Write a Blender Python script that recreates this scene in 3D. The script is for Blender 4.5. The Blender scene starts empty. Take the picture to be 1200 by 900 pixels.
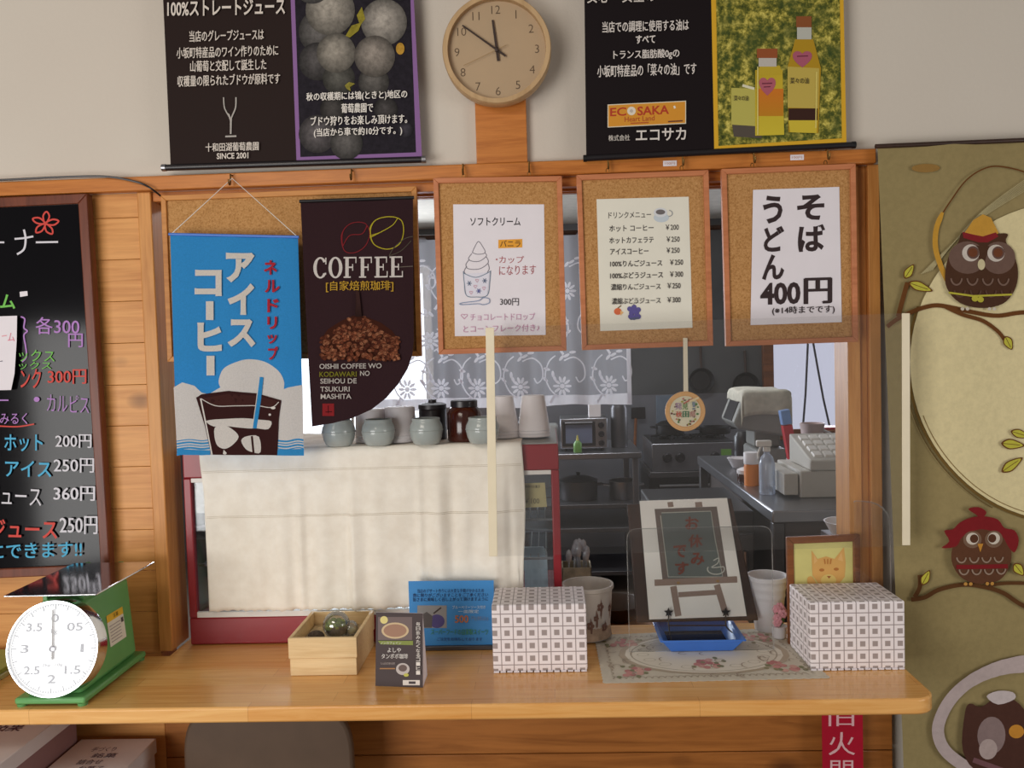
import bpy, bmesh, math, random
from mathutils import Vector, Matrix
random.seed(7)
SC = bpy.context.scene
C = SC.collection

# ------------------------------------------------------------------ camera, world, lights, exposure
CAM = Vector((0, 0, 1.67)); FPX = 1000.0
YAW, PITCH, ROLL = 0.0403, 0.0454, 0.0296
_cy, _sy, _cp, _sp, _cr, _sr = math.cos(YAW), math.sin(YAW), math.cos(PITCH), math.sin(PITCH), math.cos(ROLL), math.sin(ROLL)
_fw = Vector((-_sy*_cp, _cy*_cp, -_sp)); _rt = Vector((_cy, _sy, 0)); _up = _rt.cross(_fw)
CR = _rt*_cr - _up*_sr; CU = _rt*_sr + _up*_cr
cd = bpy.data.cameras.new('camera'); cam = bpy.data.objects.new('camera', cd); C.objects.link(cam)
cd.sensor_width = 36; cd.lens = 36*FPX/1200; cd.clip_start = 0.05
cam.matrix_world = Matrix(((CR.x, CU.x, -_fw.x, CAM.x), (CR.y, CU.y, -_fw.y, CAM.y), (CR.z, CU.z, -_fw.z, CAM.z), (0, 0, 0, 1)))
SC.camera = cam
SC.view_settings.view_transform = 'Standard'; SC.view_settings.look = 'None'
SC.view_settings.gamma = 1; SC.view_settings.use_curve_mapping = False
SC.view_settings.exposure = 0.0
W = bpy.data.worlds.new('world'); SC.world = W; W.use_nodes = True
W.node_tree.nodes['Background'].inputs[0].default_value = (1.0, 0.93, 0.86, 1)
W.node_tree.nodes['Background'].inputs[1].default_value = 0.2

def area(name, loc, target, sx, sy, power, col):
    l = bpy.data.lights.new(name, 'AREA'); l.shape = 'RECTANGLE'; l.size = sx; l.size_y = sy; l.energy = power; l.color = col
    o = bpy.data.objects.new(name, l); C.objects.link(o); o.location = loc
    o.rotation_euler = (Vector(target)-Vector(loc)).to_track_quat('-Z', 'Y').to_euler()
    return o
area('shop_window_daylight', (-2.3, -1.1, 1.12), (-0.2, 2.3, 1.0), 2.0, 1.5, 76, (1.0, 0.98, 0.955))
area('shop_right_fill', (3.0, 0.2, 1.35), (0.5, 2.3, 1.0), 1.2, 1.3, 24, (1.0, 0.97, 0.93))  # added fill, no known window; brightens the tapestry and right side
area('shop_ceiling_lamp', (-1.2, 0.1, 2.7), (0.2, 2.3, 1.5), 1.2, 0.5, 13, (1.0, 0.90, 0.78))
area('kitchen_window_daylight', (-1.45, 6.3, 1.75), (0.0, 2.4, 1.2), 1.0, 0.9, 60, (0.82, 0.9, 1.0))
area('kitchen_ceiling_lamp', (0.4, 4.9, 2.55), (0.4, 5.2, 0.9), 1.2, 0.3, 14, (0.96, 0.97, 1.0))
area('kitchen_front_fill', (-0.5, 3.9, 2.55), (-0.4, 3.4, 1.0), 1.2, 0.3, 12, (0.93, 0.96, 1.0))  # added fill without a fixture, lights the lace curtain from behind
area('kitchen_blind_daylight', (2.1, 6.3, 1.6), (0.8, 3.2, 1.1), 0.7, 0.9, 16, (0.82, 0.88, 1.0))

# ------------------------------------------------------------------ pixel rays
def ray(px, py): return _fw*FPX + CR*(px-600) - CU*(py-450)
def PY(px, py, Y):
    d = ray(px, py); return CAM + d*(Y/d.y)
def PZ(px, py, Z):
    d = ray(px, py); return CAM + d*((Z-CAM.z)/d.z)
def mapY(Y):
    return lambda px, py, o=0.0: PY(px, py, Y-o)
def mapZ(Z):
    return lambda px, py, o=0.0: PZ(px, py, Z+o)
def mapPlane(p0, n):
    p0 = Vector(p0); n = Vector(n).normalized()
    def f(px, py, o=0.0):
        d = ray(px, py); q = p0+n*o
        return CAM + d*((q-CAM).dot(n)/d.dot(n))
    f.n = n
    return f

# ------------------------------------------------------------------ colours and materials
def lin(c):
    c = c/255.0
    return c/12.92 if c <= 0.04045 else ((c+0.055)/1.055)**2.4
def RGB(r, g=None, b=None):
    if g is None: r, g, b = r
    return (lin(r), lin(g), lin(b), 1.0)

class NT:
    def __init__(s, name):
        s.m = bpy.data.materials.new(name); s.m.use_nodes = True; s.t = s.m.node_tree
        s.b = s.t.nodes['Principled BSDF']; s.out = s.t.nodes['Material Output']
    def n(s, typ, **kw):
        x = s.t.nodes.new(typ)
        for k, v in kw.items():
            if k.startswith('i_'): x.inputs[int(k[2:])].default_value = v
            else: setattr(x, k, v)
        return x
    def l(s, a, b): s.t.links.new(a, b)
    def coord(s, scale=(1, 1, 1), src='Object', rot=(0, 0, 0)):
        tc = s.n('ShaderNodeTexCoord'); mp = s.n('ShaderNodeMapping'); mp.inputs['Scale'].default_value = scale; mp.inputs['Rotation'].default_value = rot
        s.l(tc.outputs[src], mp.inputs[0]); return mp.outputs[0]
    def noise(s, vec, scale, detail=3, rough=.55, dist=0):
        x = s.n('ShaderNodeTexNoise'); x.inputs['Scale'].default_value = scale; x.inputs['Detail'].default_value = detail
        x.inputs['Roughness'].default_value = rough; x.inputs['Distortion'].default_value = dist
        s.l(vec, x.inputs['Vector']); return x.outputs['Fac']
    def ramp(s, fac, stops):
        r = s.n('ShaderNodeValToRGB'); e = r.color_ramp.elements
        while len(e) < len(stops): e.new(0.5)
        for q, (p, c) in zip(e, stops): q.position = p; q.color = c
        s.l(fac, r.inputs[0]); return r.outputs[0]
    def mix(s, fac, a, b, mode='MIX'):
        x = s.n('ShaderNodeMix', data_type='RGBA', blend_type=mode)
        for sock, v in ((x.inputs[0], fac), (x.inputs[6], a), (x.inputs[7], b)):
            if hasattr(v, 'is_output'): s.l(v, sock)
            else: sock.default_value = v
        return x.outputs[2]
    def bump(s, h, strength, dist=0.002):
        b = s.n('ShaderNodeBump'); b.inputs['Strength'].default_value = strength; b.inputs['Distance'].default_value = dist
        s.l(h, b.inputs['Height']); s.l(b.outputs[0], s.b.inputs['Normal'])
    def set(s, col=None, rough=.6, metal=0, spec=.5):
        if col is not None:
            if hasattr(col, 'is_output'): s.l(col, s.b.inputs['Base Color'])
            else: s.b.inputs['Base Color'].default_value = col
        s.b.inputs['Roughness'].default_value = rough; s.b.inputs['Metallic'].default_value = metal
        s.b.inputs['Specular IOR Level'].default_value = spec
        return s.m

def plain(name, rgb, rough=.6, metal=0, spec=.5, var=0.08, vs=14, bump=0, bs=80):
    t = NT(name); v = t.coord(); nz = t.noise(v, vs)
    c = RGB(rgb); lo = tuple(x*(1-var) for x in c[:3])+(1,); hi = tuple(min(1, x*(1+var)) for x in c[:3])+(1,)
    col = t.ramp(nz, [(.3, lo), (.7, hi)])
    if bump: t.bump(t.noise(v, bs), bump)
    return t.set(col, rough, metal, spec)
def wood(name, light, dark, axis='X', grain=9, stretch=14, rough=.45, knots=0, tint=.5, spec=.4):
    t = NT(name); sc = {'X': (1, stretch, stretch), 'Y': (stretch, 1, stretch), 'Z': (stretch, stretch, 1)}[axis]
    v = t.coord(sc); n1 = t.noise(v, grain*.35, 5, .6, 1.2); n2 = t.noise(v, grain*1.6, 3, .5, .4)
    v2 = t.coord(); big = t.noise(v2, 3.0, 2)
    col = t.ramp(n1, [(.28, RGB(dark)), (.62, RGB(light))])
    lite = tuple(min(1, x*1.12) for x in RGB(light)[:3])+(1,)
    col = t.mix(t.ramp(n2, [(.45, (0, 0, 0, 1)), (.75, (.55, .55, .55, 1))]), col, lite)
    col = t.mix(tint*.35, col, t.ramp(big, [(.3, RGB(dark)), (.7, RGB(light))]))
    if knots:
        kv = t.coord({'X': (1, 1, 1.6), 'Y': (1, 1, 1), 'Z': (1.6, 1.6, 1)}[axis]); vo = t.n('ShaderNodeTexVoronoi'); vo.inputs['Scale'].default_value = knots
        t.l(kv, vo.inputs['Vector'])
        k = t.ramp(vo.outputs['Distance'], [(.07, (.9, .9, .9, 1)), (.16, (.25, .25, .25, 1)), (.19, (0, 0, 0, 1))])
        col = t.mix(k, col, RGB((92, 50, 18)))
    t.bump(n1, .12, .001)
    return t.set(col, rough, 0, spec)
def emit(name, rgb, strength):
    t = NT(name); t.b.inputs['Base Color'].default_value = (0, 0, 0, 1); t.b.inputs['Emission Color'].default_value = RGB(rgb)
    t.b.inputs['Emission Strength'].default_value = strength; return t.m
def clear(name, tint=(.96, .98, .98, 1), gloss=.06, rough=.02, haze=0.0, hazecol=(.8, .8, .8, 1)):
    t = NT(name); tr = t.n('ShaderNodeBsdfTransparent'); tr.inputs[0].default_value = tint
    gl = t.n('ShaderNodeBsdfGlossy'); gl.inputs[0].default_value = (1, 1, 1, 1); gl.inputs['Roughness'].default_value = rough
    fr = t.n('ShaderNodeFresnel'); fr.inputs[0].default_value = 1.45
    mu = t.n('ShaderNodeMath', operation='MULTIPLY_ADD'); mu.inputs[1].default_value = .8; mu.inputs[2].default_value = gloss*.3; t.l(fr.outputs[0], mu.inputs[0])
    mx = t.n('ShaderNodeMixShader'); t.l(mu.outputs[0], mx.inputs[0]); t.l(tr.outputs[0], mx.inputs[1]); t.l(gl.outputs[0], mx.inputs[2])
    o = mx
    if haze:
        df = t.n('ShaderNodeBsdfDiffuse'); df.inputs[0].default_value = hazecol; m2 = t.n('ShaderNodeMixShader'); m2.inputs[0].default_value = haze
        t.l(mx.outputs[0], m2.inputs[1]); t.l(df.outputs[0], m2.inputs[2]); o = m2
    t.l(o.outputs[0], t.out.inputs[0]); return t.m

def printed(name, rough=.55, speck=0, spec=.35, sscale=160, translucent=0):
    t = NT(name); a = t.n('ShaderNodeVertexColor'); a.layer_name = 'Col'; col = a.outputs[0]
    if speck:
        v = t.coord(); nz = t.noise(v, sscale, 4, .7)
        col = t.mix(1.0, col, t.ramp(nz, [(.35, (1-speck,)*3+(1,)), (.62, (1, 1, 1, 1))]), 'MULTIPLY')
    m = t.set(col, rough, 0, spec)
    if translucent:
        tl = t.n('ShaderNodeBsdfTranslucent'); t.l(col, tl.inputs[0]); mx = t.n('ShaderNodeMixShader'); mx.inputs[0].default_value = translucent
        t.l(t.b.outputs[0], mx.inputs[1]); t.l(tl.outputs[0], mx.inputs[2]); t.l(mx.outputs[0], t.out.inputs[0])
    return m

M = {}
M['print'] = printed('printed_ink'); M['photo'] = printed('printed_photo', .6, .38, .08, 60); M['fabric_print'] = printed('printed_fabric', .9, .12, .1, 300, .25)
M['gloss_print'] = printed('glossy_print', .6, 0, .08)
M['tapestry'] = printed('tapestry_cloth', .9, .1, .1, 60)
t = NT('plaster_wall'); v = t.coord(); nz = t.noise(v, 90, 4, .6); big = t.noise(v, 1.2, 2)
t.bump(nz, .25, .003); M['plaster'] = t.set(t.ramp(big, [(.3, RGB(206, 196, 184)), (.7, RGB(214, 206, 194))]), .9, 0, .2)
M['rail'] = wood('orange_pine_rail', (204, 128, 58), (164, 92, 32), 'X', 8, 16, .4)
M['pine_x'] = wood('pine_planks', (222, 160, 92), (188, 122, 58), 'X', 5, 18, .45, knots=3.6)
M['pine_z'] = wood('pine_post', (214, 152, 84), (178, 112, 50), 'Z', 6, 16, .45)
M['pine_dark'] = wood('stained_pine_lining', (158, 92, 40), (112, 58, 20), 'Z', 6, 16, .5)
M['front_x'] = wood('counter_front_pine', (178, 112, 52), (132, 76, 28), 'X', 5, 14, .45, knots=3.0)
M['frame'] = wood('board_frame_pine', (202, 130, 88), (174, 102, 62), 'X', 7, 12, .5)
M['frame_light'] = wood('big_board_frame', (206, 142, 74), (172, 104, 44), 'X', 7, 12, .5)
M['chalk_frame'] = wood('mahogany_frame', (120, 62, 40), (74, 34, 22), 'Z', 7, 12, .4)
M['dark_wood'] = wood('dark_brown_board', (62, 40, 30), (38, 24, 18), 'Z', 7, 12, .45)
M['paulownia'] = wood('pale_box_wood', (232, 204, 156), (212, 176, 122), 'X', 7, 16, .55)
M['clock_wood'] = wood('pale_clock_wood', (196, 164, 122), (172, 138, 96), 'Z', 6, 8, .5)
M['brown_frame'] = wood('picture_frame_wood', (140, 82, 40), (96, 52, 24), 'X', 7, 12, .5)
t = NT('cork'); v = t.coord(); a = t.noise(v, 230, 4, .75); b2 = t.noise(v, 420, 2, .6)
c = t.ramp(a, [(.32, RGB(150, 104, 58)), (.5, RGB(186, 138, 86)), (.72, RGB(204, 158, 106))]); t.bump(b2, .3, .001)
M['cork'] = t.set(c, .9, 0, .1)
t = NT('laminated_counter'); v = t.coord((1, 1, 1)); br = t.n('ShaderNodeTexBrick'); br.offset = .37; br.inputs['Scale'].default_value = 1
br.inputs['Brick Width'].default_value = .52; br.inputs['Row Height'].default_value = .052; br.inputs['Mortar Size'].default_value = .0006; br.inputs['Bias'].default_value = 0
br.inputs['Color1'].default_value = RGB(244, 190, 116); br.inputs['Color2'].default_value = RGB(228, 160, 84); br.inputs['Mortar'].default_value = RGB(170, 104, 46)
t.l(v, br.inputs['Vector']); g = t.noise(t.coord((1, 16, 16)), 4, 5, .6, 1)
c = t.mix(.45, br.outputs['Color'], t.ramp(g, [(.3, RGB(216, 146, 70)), (.65, RGB(248, 198, 128))]))
M['counter'] = t.set(c, .24, 0, .5); t.b.inputs['Coat Weight'].default_value = .25; t.b.inputs['Coat Roughness'].default_value = .12
M['paper'] = plain('white_paper', (232, 226, 232), .75, 0, .2, .02)
M['sign_paper'] = plain('sign_paper', (246, 238, 230), .7, 0, .2, .02); M['paper_cream'] = plain('cream_paper', (230, 226, 212), .75, 0, .2, .02)
M['black_plastic'] = plain('black_plastic', (26, 22, 26), .35, 0, .5)
M['black_matte'] = plain('black_metal_wire', (22, 20, 22), .5, .3)
M['chalk'] = plain('black_chalkboard', (13, 12, 16), .1, 0, .22, .1, 4)
M['brass'] = plain('dull_brass', (120, 92, 50), .4, .9)
M['steel'] = plain('stainless_steel', (150, 150, 155), .3, .9, .5, .1, 6)
M['cutlery'] = plain('bright_cutlery_steel', (214, 214, 220), .35, .6, .5, .03); M['steel_dark'] = plain('dull_steel', (92, 90, 92), .4, .7, .5, .15, 5)
M['string'] = plain('white_string', (225, 220, 212), .8)
M['red'] = plain('wine_red_enamel', (142, 30, 40), .35, 0, .5, .06, 6)
M['white_strip'] = plain('white_plastic', (226, 222, 216), .45, 0, .4, .03)
M['strip_cream'] = plain('cream_plastic_strip', (236, 224, 196), .5, 0, .4, .03)
M['glass'] = clear('clear_glass'); M['glass_ball'] = clear('thick_glass', (.94, .95, .94, 1), .5, .03, .05, (.8, .8, .8, 1)); M['acrylic'] = clear('clear_acrylic', (.975, .98, .98, 1), .0, .03, .008, (.75, .74, .74, 1))
M['vinyl'] = clear('clear_vinyl_sheet', (.975, .975, .975, 1), .0, .06, .012, (.8, .78, .76, 1))
M['acrylic_edge'] = clear('acrylic_edge', (.96, .96, .96, 1), .1, .1, .10, (.85, .84, .82, 1))
M['green'] = plain('green_enamel', (104, 168, 100), .32, 0, .5, .07, 8)
M['green_dark'] = plain('deep_green_enamel', (94, 154, 92), .35, 0, .5, .07, 8)
M['dial'] = plain('white_dial', (246, 246, 250), .3, 0, .5, .01)
M['platter'] = plain('polished_steel_tray', (205, 208, 214), .12, 1, .5, .02)
M['celadon'] = plain('grey_celadon_glaze', (166, 174, 172), .18, 0, .6, .06, 20)
M['white_cup'] = plain('white_paper_cup', (226, 222, 224), .5, 0, .4, .02)
M['blue_tray'] = plain('blue_plastic', (66, 118, 206), .35, 0, .5, .04)
M['navy'] = plain('dark_navy_lining', (18, 20, 44), .9, 0, .1)
M['amber'] = plain('dark_amber_bottle', (60, 22, 14), .15, 0, .6)
M['kitchen_wall'] = plain('grey_kitchen_panel', (92, 94, 96), .45, .2, .5, .2, 2)
M['kitchen_low'] = plain('steel_splash_panel', (132, 134, 142), .35, .5, .5, .12, 3)
M['kitchen_side'] = plain('kitchen_plaster', (150, 142, 132), .8)
M['ceiling'] = plain('ceiling_board', (196, 188, 176), .9)
M['floor'] = plain('dark_floor', (96, 84, 74), .6)
M['dark_appliance'] = plain('dark_appliance', (44, 42, 44), .4, .3)
M['grey_plastic'] = plain('grey_plastic', (140, 140, 136), .5, 0, .4, .05)
M['beige_plastic'] = plain('register_beige', (190, 186, 178), .5, 0, .4, .03)
M['towel'] = plain('grey_towel', (196, 192, 178), .95, 0, .1, .12, 30, .5, 200)
M['blind'] = emit('lit_white_blind', (214, 216, 236), .8)
M['bright_pane'] = emit('bright_window', (236, 244, 255), 2.2)
M['pink'] = plain('pink_petals', (226, 160, 170), .7, 0, .2, .15, 60)
M['leaf'] = plain('green_leaf', (70, 110, 60), .6)
M['moss'] = plain('green_moss', (132, 146, 58), .95, 0, .1, .5, 120, .8, 160)
M['soil'] = plain('dark_pebbles', (84, 72, 62), .9, 0, .2, .5, 200, .8, 150)
M['chair'] = plain('grey_brown_vinyl', (92, 72, 56), .55, 0, .4, .08)
M['box_white'] = plain('white_carton', (226, 220, 220), .6, 0, .3, .03)
M['box_mauve'] = plain('mauve_carton', (150, 116, 116), .65, 0, .3, .05)
M['orange_cap'] = plain('orange_label', (224, 130, 50), .5); M['red_plastic'] = plain('bright_red_plastic', (190, 36, 50), .4)
M['clear_blue'] = clear('bluish_clear_bottle', (.8, .86, .93, 1), .1, .1, .35, (.75, .8, .9, 1))
M['tub'] = clear('translucent_tub', (.86, .82, .76, 1), .06, .25, .62, (.80, .74, .68, 1))
t = NT('cream_drape_cloth'); v = t.coord(); w1 = t.noise(t.coord((1, 1, 1)), 600, 2); fo = t.noise(v, 26, 4)
t.bump(t.mix(.5, w1, fo), .35, .003); M['cloth'] = t.set(t.ramp(fo, [(.3, RGB(238, 230, 216)), (.7, RGB(248, 242, 230))]), .95, 0, .1)
t = NT('lace'); df = t.n('ShaderNodeBsdfDiffuse'); df.inputs[0].default_value = RGB(236, 238, 248); tl = t.n('ShaderNodeBsdfTranslucent'); tl.inputs[0].default_value = RGB(236, 238, 248)
tr = t.n('ShaderNodeBsdfTransparent'); m1 = t.n('ShaderNodeMixShader'); m1.inputs[0].default_value = .5; t.l(df.outputs[0], m1.inputs[1]); t.l(tl.outputs[0], m1.inputs[2])
m2 = t.n('ShaderNodeMixShader'); m2.inputs[0].default_value = .36; t.l(tr.outputs[0], m2.inputs[1]); t.l(m1.outputs[0], m2.inputs[2]); t.l(m2.outputs[0], t.out.inputs[0]); M['lace'] = t.m
t = NT('lace_embroidery'); df = t.n('ShaderNodeBsdfDiffuse'); df.inputs[0].default_value = RGB(238, 238, 244); tl = t.n('ShaderNodeBsdfTranslucent'); tl.inputs[0].default_value = RGB(238, 238, 244)
m1 = t.n('ShaderNodeMixShader'); m1.inputs[0].default_value = .45; t.l(df.outputs[0], m1.inputs[1]); t.l(tl.outputs[0], m1.inputs[2]); t.l(m1.outputs[0], t.out.inputs[0]); M['lace_thread'] = t.m
t = NT('rapeseed_photo'); v = t.coord(); a = t.noise(v, 46, 6, .72); b2 = t.noise(v, 17, 3, .6)
c = t.ramp(a, [(.34, RGB(52, 60, 30)), (.46, RGB(100, 102, 42)), (.55, RGB(172, 160, 72)), (.63, RGB(222, 208, 108))])
c = t.mix(t.ramp(b2, [(.42, (0, 0, 0, 1)), (.62, (.75, .75, .75, 1))]), c, RGB(62, 78, 40)); M['rape'] = t.set(c, .6, 0, .08)
def tiles(name, u, vv):   # printed grid of grey squares, cells du x dv metres on an axis pair
    t = NT(name); tc = t.n('ShaderNodeTexCoord'); sx = t.n('ShaderNodeSeparateXYZ'); t.l(tc.outputs['UV'], sx.inputs[0])
    def ab(o):
        f = t.n('ShaderNodeMath', operation='FRACT'); t.l(o, f.inputs[0]); s_ = t.n('ShaderNodeMath', operation='SUBTRACT'); t.l(f.outputs[0], s_.inputs[0]); s_.inputs[1].default_value = .5
        a = t.n('ShaderNodeMath', operation='ABSOLUTE'); t.l(s_.outputs[0], a.inputs[0]); return a.outputs[0]
    mx = t.n('ShaderNodeMath', operation='MAXIMUM'); t.l(ab(sx.outputs[0]), mx.inputs[0]); t.l(ab(sx.outputs[1]), mx.inputs[1])
    c = t.ramp(mx.outputs[0], [(0, RGB(162, 150, 148)), (.205, RGB(162, 150, 148)), (.225, RGB(240, 232, 234)), (.455, RGB(240, 232, 234)), (.472, RGB(152, 140, 140))])
    return t.set(c, .45, 0, .4)
M['tile'] = tiles('square_pattern_paper', 1, 1)

# ------------------------------------------------------------------ mesh building
class MB:
    def __init__(s): s.v = []; s.f = []; s.c = []; s.uv = {}
    def add(s, vs, fs, col=None):
        b = len(s.v); s.v += [Vector(q) for q in vs]
        for k, f in enumerate(fs):
            s.f.append(tuple(i+b for i in f))
            s.c.append(None if col is None else ([col]*len(f) if not isinstance(col, list) else [col[i] for i in f]))
        return s
    def hexa(s, p, col=None):   # p: bottom four (ccw from above) then top four
        return s.add(p, [(0, 3, 2, 1), (4, 5, 6, 7), (0, 1, 5, 4), (1, 2, 6, 5), (2, 3, 7, 6), (3, 0, 4, 7)], col)
    def box(s, x0, x1, y0, y1, z0, z1, col=None):
        return s.hexa([(x0, y0, z0), (x1, y0, z0), (x1, y1, z0), (x0, y1, z0), (x0, y0, z1), (x1, y0, z1), (x1, y1, z1), (x0, y1, z1)], col)
    def obox(s, c, sx, sy, sz, rot):
        c = Vector(c); P = [(-1, -1, -1), (1, -1, -1), (1, 1, -1), (-1, 1, -1), (-1, -1, 1), (1, -1, 1), (1, 1, 1), (-1, 1, 1)]
        return s.hexa([c + rot @ Vector((a*sx/2, b*sy/2, d*sz/2)) for a, b, d in P])
    def prism(s, pts, vec, col=None):
        n = len(pts); vec = Vector(vec); pts = [Vector(p) for p in pts]
        return s.add(pts+[p+vec for p in pts], [tuple(range(n)), tuple(range(2*n-1, n-1, -1))]+[(i, i+n, (i+1) % n+n, (i+1) % n) for i in range(n)], col)
    def poly(s, pts, col=None): return s.add(pts, [tuple(range(len(pts)))], col)
    def lathe(s, prof, c=(0, 0, 0), n=24, rot=None, cap=True):
        c = Vector(c); vs = []; fs = []; m = len(prof)
        for i in range(n):
            a = 2*math.pi*i/n
            for r, z in prof:
                q = Vector((r*math.cos(a), r*math.sin(a), z)); vs.append(c + (rot @ q if rot else q))
        for i in range(n):
            j = (i+1) % n
            for k in range(m-1): fs.append((i*m+k, j*m+k, j*m+k+1, i*m+k+1))
        if cap:
            if prof[0][0] > 1e-6: fs.append(tuple(i*m for i in range(n))[::-1])
            if prof[-1][0] > 1e-6: fs.append(tuple(i*m+m-1 for i in range(n)))
        return s.add(vs, fs)
    def tube(s, pts, r, n=8, cap=True):
        pts = [Vector(p) for p in pts]; m = len(pts); vs = []; fs = []
        t0 = (pts[1]-pts[0]).normalized(); u = t0.orthogonal().normalized()
        for i, p in enumerate(pts):
            t = (pts[min(i+1, m-1)]-pts[max(i-1, 0)]).normalized(); u = (u-t*u.dot(t)).normalized(); w = t.cross(u)
            rr = r[i] if isinstance(r, (list, tuple)) else r
            vs += [p + (u*math.cos(2*math.pi*k/n)+w*math.sin(2*math.pi*k/n))*rr for k in range(n)]
        for i in range(m-1):
            for k in range(n): fs.append((i*n+k, i*n+(k+1) % n, (i+1)*n+(k+1) % n, (i+1)*n+k))
        if cap: fs += [tuple(range(n))[::-1], tuple((m-1)*n+k for k in range(n))]
        return s.add(vs, fs)
    def sphere(s, c, r, n=20, m=12, sc=(1, 1, 1)):
        prof = [(r*math.sin(math.pi*k/m)*1.0, -r*math.cos(math.pi*k/m)) for k in range(m+1)]
        prof[0] = (1e-5, -r); prof[-1] = (1e-5, r)
        return s.lathe(prof, c, n, Matrix.Diagonal(Vector(sc)))
    def grid(s, fn, nu, nv):
        vs = [fn(i/nu, j/nv) for j in range(nv+1) for i in range(nu+1)]
        return s.add(vs, [(j*(nu+1)+i, j*(nu+1)+i+1, (j+1)*(nu+1)+i+1, (j+1)*(nu+1)+i) for j in range(nv) for i in range(nu)])
    def frame(s, q, w, n, d):   # q four outer corners, w strip width, n front normal, d depth (front at the corners' plane)
        n = Vector(n).normalized(); q = [Vector(p) for p in q]; inn = []
        for i in range(4):
            a = (q[(i+1) % 4]-q[i]).normalized(); b = (q[i-1]-q[i]).normalized(); inn.append(q[i]+(a+b)*w)
        for i in range(4):
            j = (i+1) % 4
            s.prism([q[i], q[j], inn[j], inn[i]], -n*d)
        return inn
    def build(s, name, mat, parent=None, loc=None, bevel=0, solid=0, angle=40, label=None, wave=None, sub=0, weld=False):
        me = bpy.data.meshes.new(name)
        org = Vector(parent['_o']) if parent is not None else (Vector(loc) if loc is not None else Vector((0, 0, 0)))
        vs = s.v; fs = s.f
        me.from_pydata([tuple(p-org) for p in vs], [], fs)
        hascol = any(c is not None for c in s.c)
        if hascol:
            ca = me.color_attributes.new('Col', 'FLOAT_COLOR', 'CORNER'); k = 0; dat = []
            for f, c in zip(fs, s.c):
                for i in range(len(f)): dat += list(c[i]) if c else [1, 1, 1, 1]
            ca.data.foreach_set('color', dat)
        if sub or weld or not hascol:
            bm = bmesh.new(); bm.from_mesh(me)
            if weld: bmesh.ops.remove_doubles(bm, verts=bm.verts, dist=1e-5)
            if sub:
                bmesh.ops.triangulate(bm, faces=bm.faces)
                for _ in range(6):
                    e = [x for x in bm.edges if x.calc_length() > sub]
                    if not e: break
                    bmesh.ops.subdivide_edges(bm, edges=e, cuts=1)
                    bmesh.ops.triangulate(bm, faces=bm.faces)
            if not hascol: bmesh.ops.recalc_face_normals(bm, faces=bm.faces)
            bm.to_mesh(me); bm.free()
        if wave:
            for q in me.vertices: q.co = wave(q.co+org)-org
        if angle:
            me.polygons.foreach_set('use_smooth', [True]*len(me.polygons)); me.set_sharp_from_angle(angle=math.radians(angle))
        if isinstance(mat, str): mat = M[mat]
        me.materials.append(mat)
        o = bpy.data.objects.new(name, me); C.objects.link(o)
        if parent is not None:
            o.parent = parent; o['_o'] = parent['_o']
        else:
            o.location = org; o['_o'] = tuple(org)
        if bevel:
            b = o.modifiers.new('bevel', 'BEVEL'); b.width = bevel; b.segments = 2; b.limit_method = 'ANGLE'; b.angle_limit = math.radians(50)
        if solid:
            b = o.modifiers.new('solid', 'SOLIDIFY'); b.thickness = solid; b.offset = -1
        if label: o['label'] = label
        return o
def thing(name, label, cat, loc, group=None):
    o = bpy.data.objects.new(name, None); C.objects.link(o); o.location = loc; o.empty_display_size = .05
    o['_o'] = tuple(loc); return tag(o, label, cat, group)
def tag(o, label, cat, group=None, kind=None):
    o['label'] = label; o['category'] = cat
    if group: o['group'] = group
    if kind: o['kind'] = kind
    return o
def struct(o): o['kind'] = 'structure'; return o
def shared(src, name, parent, off):   # a copy of a part, moved by off
    o = src.copy(); o.name = name; C.objects.link(o); o.parent = parent; o.location = off; return o

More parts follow.
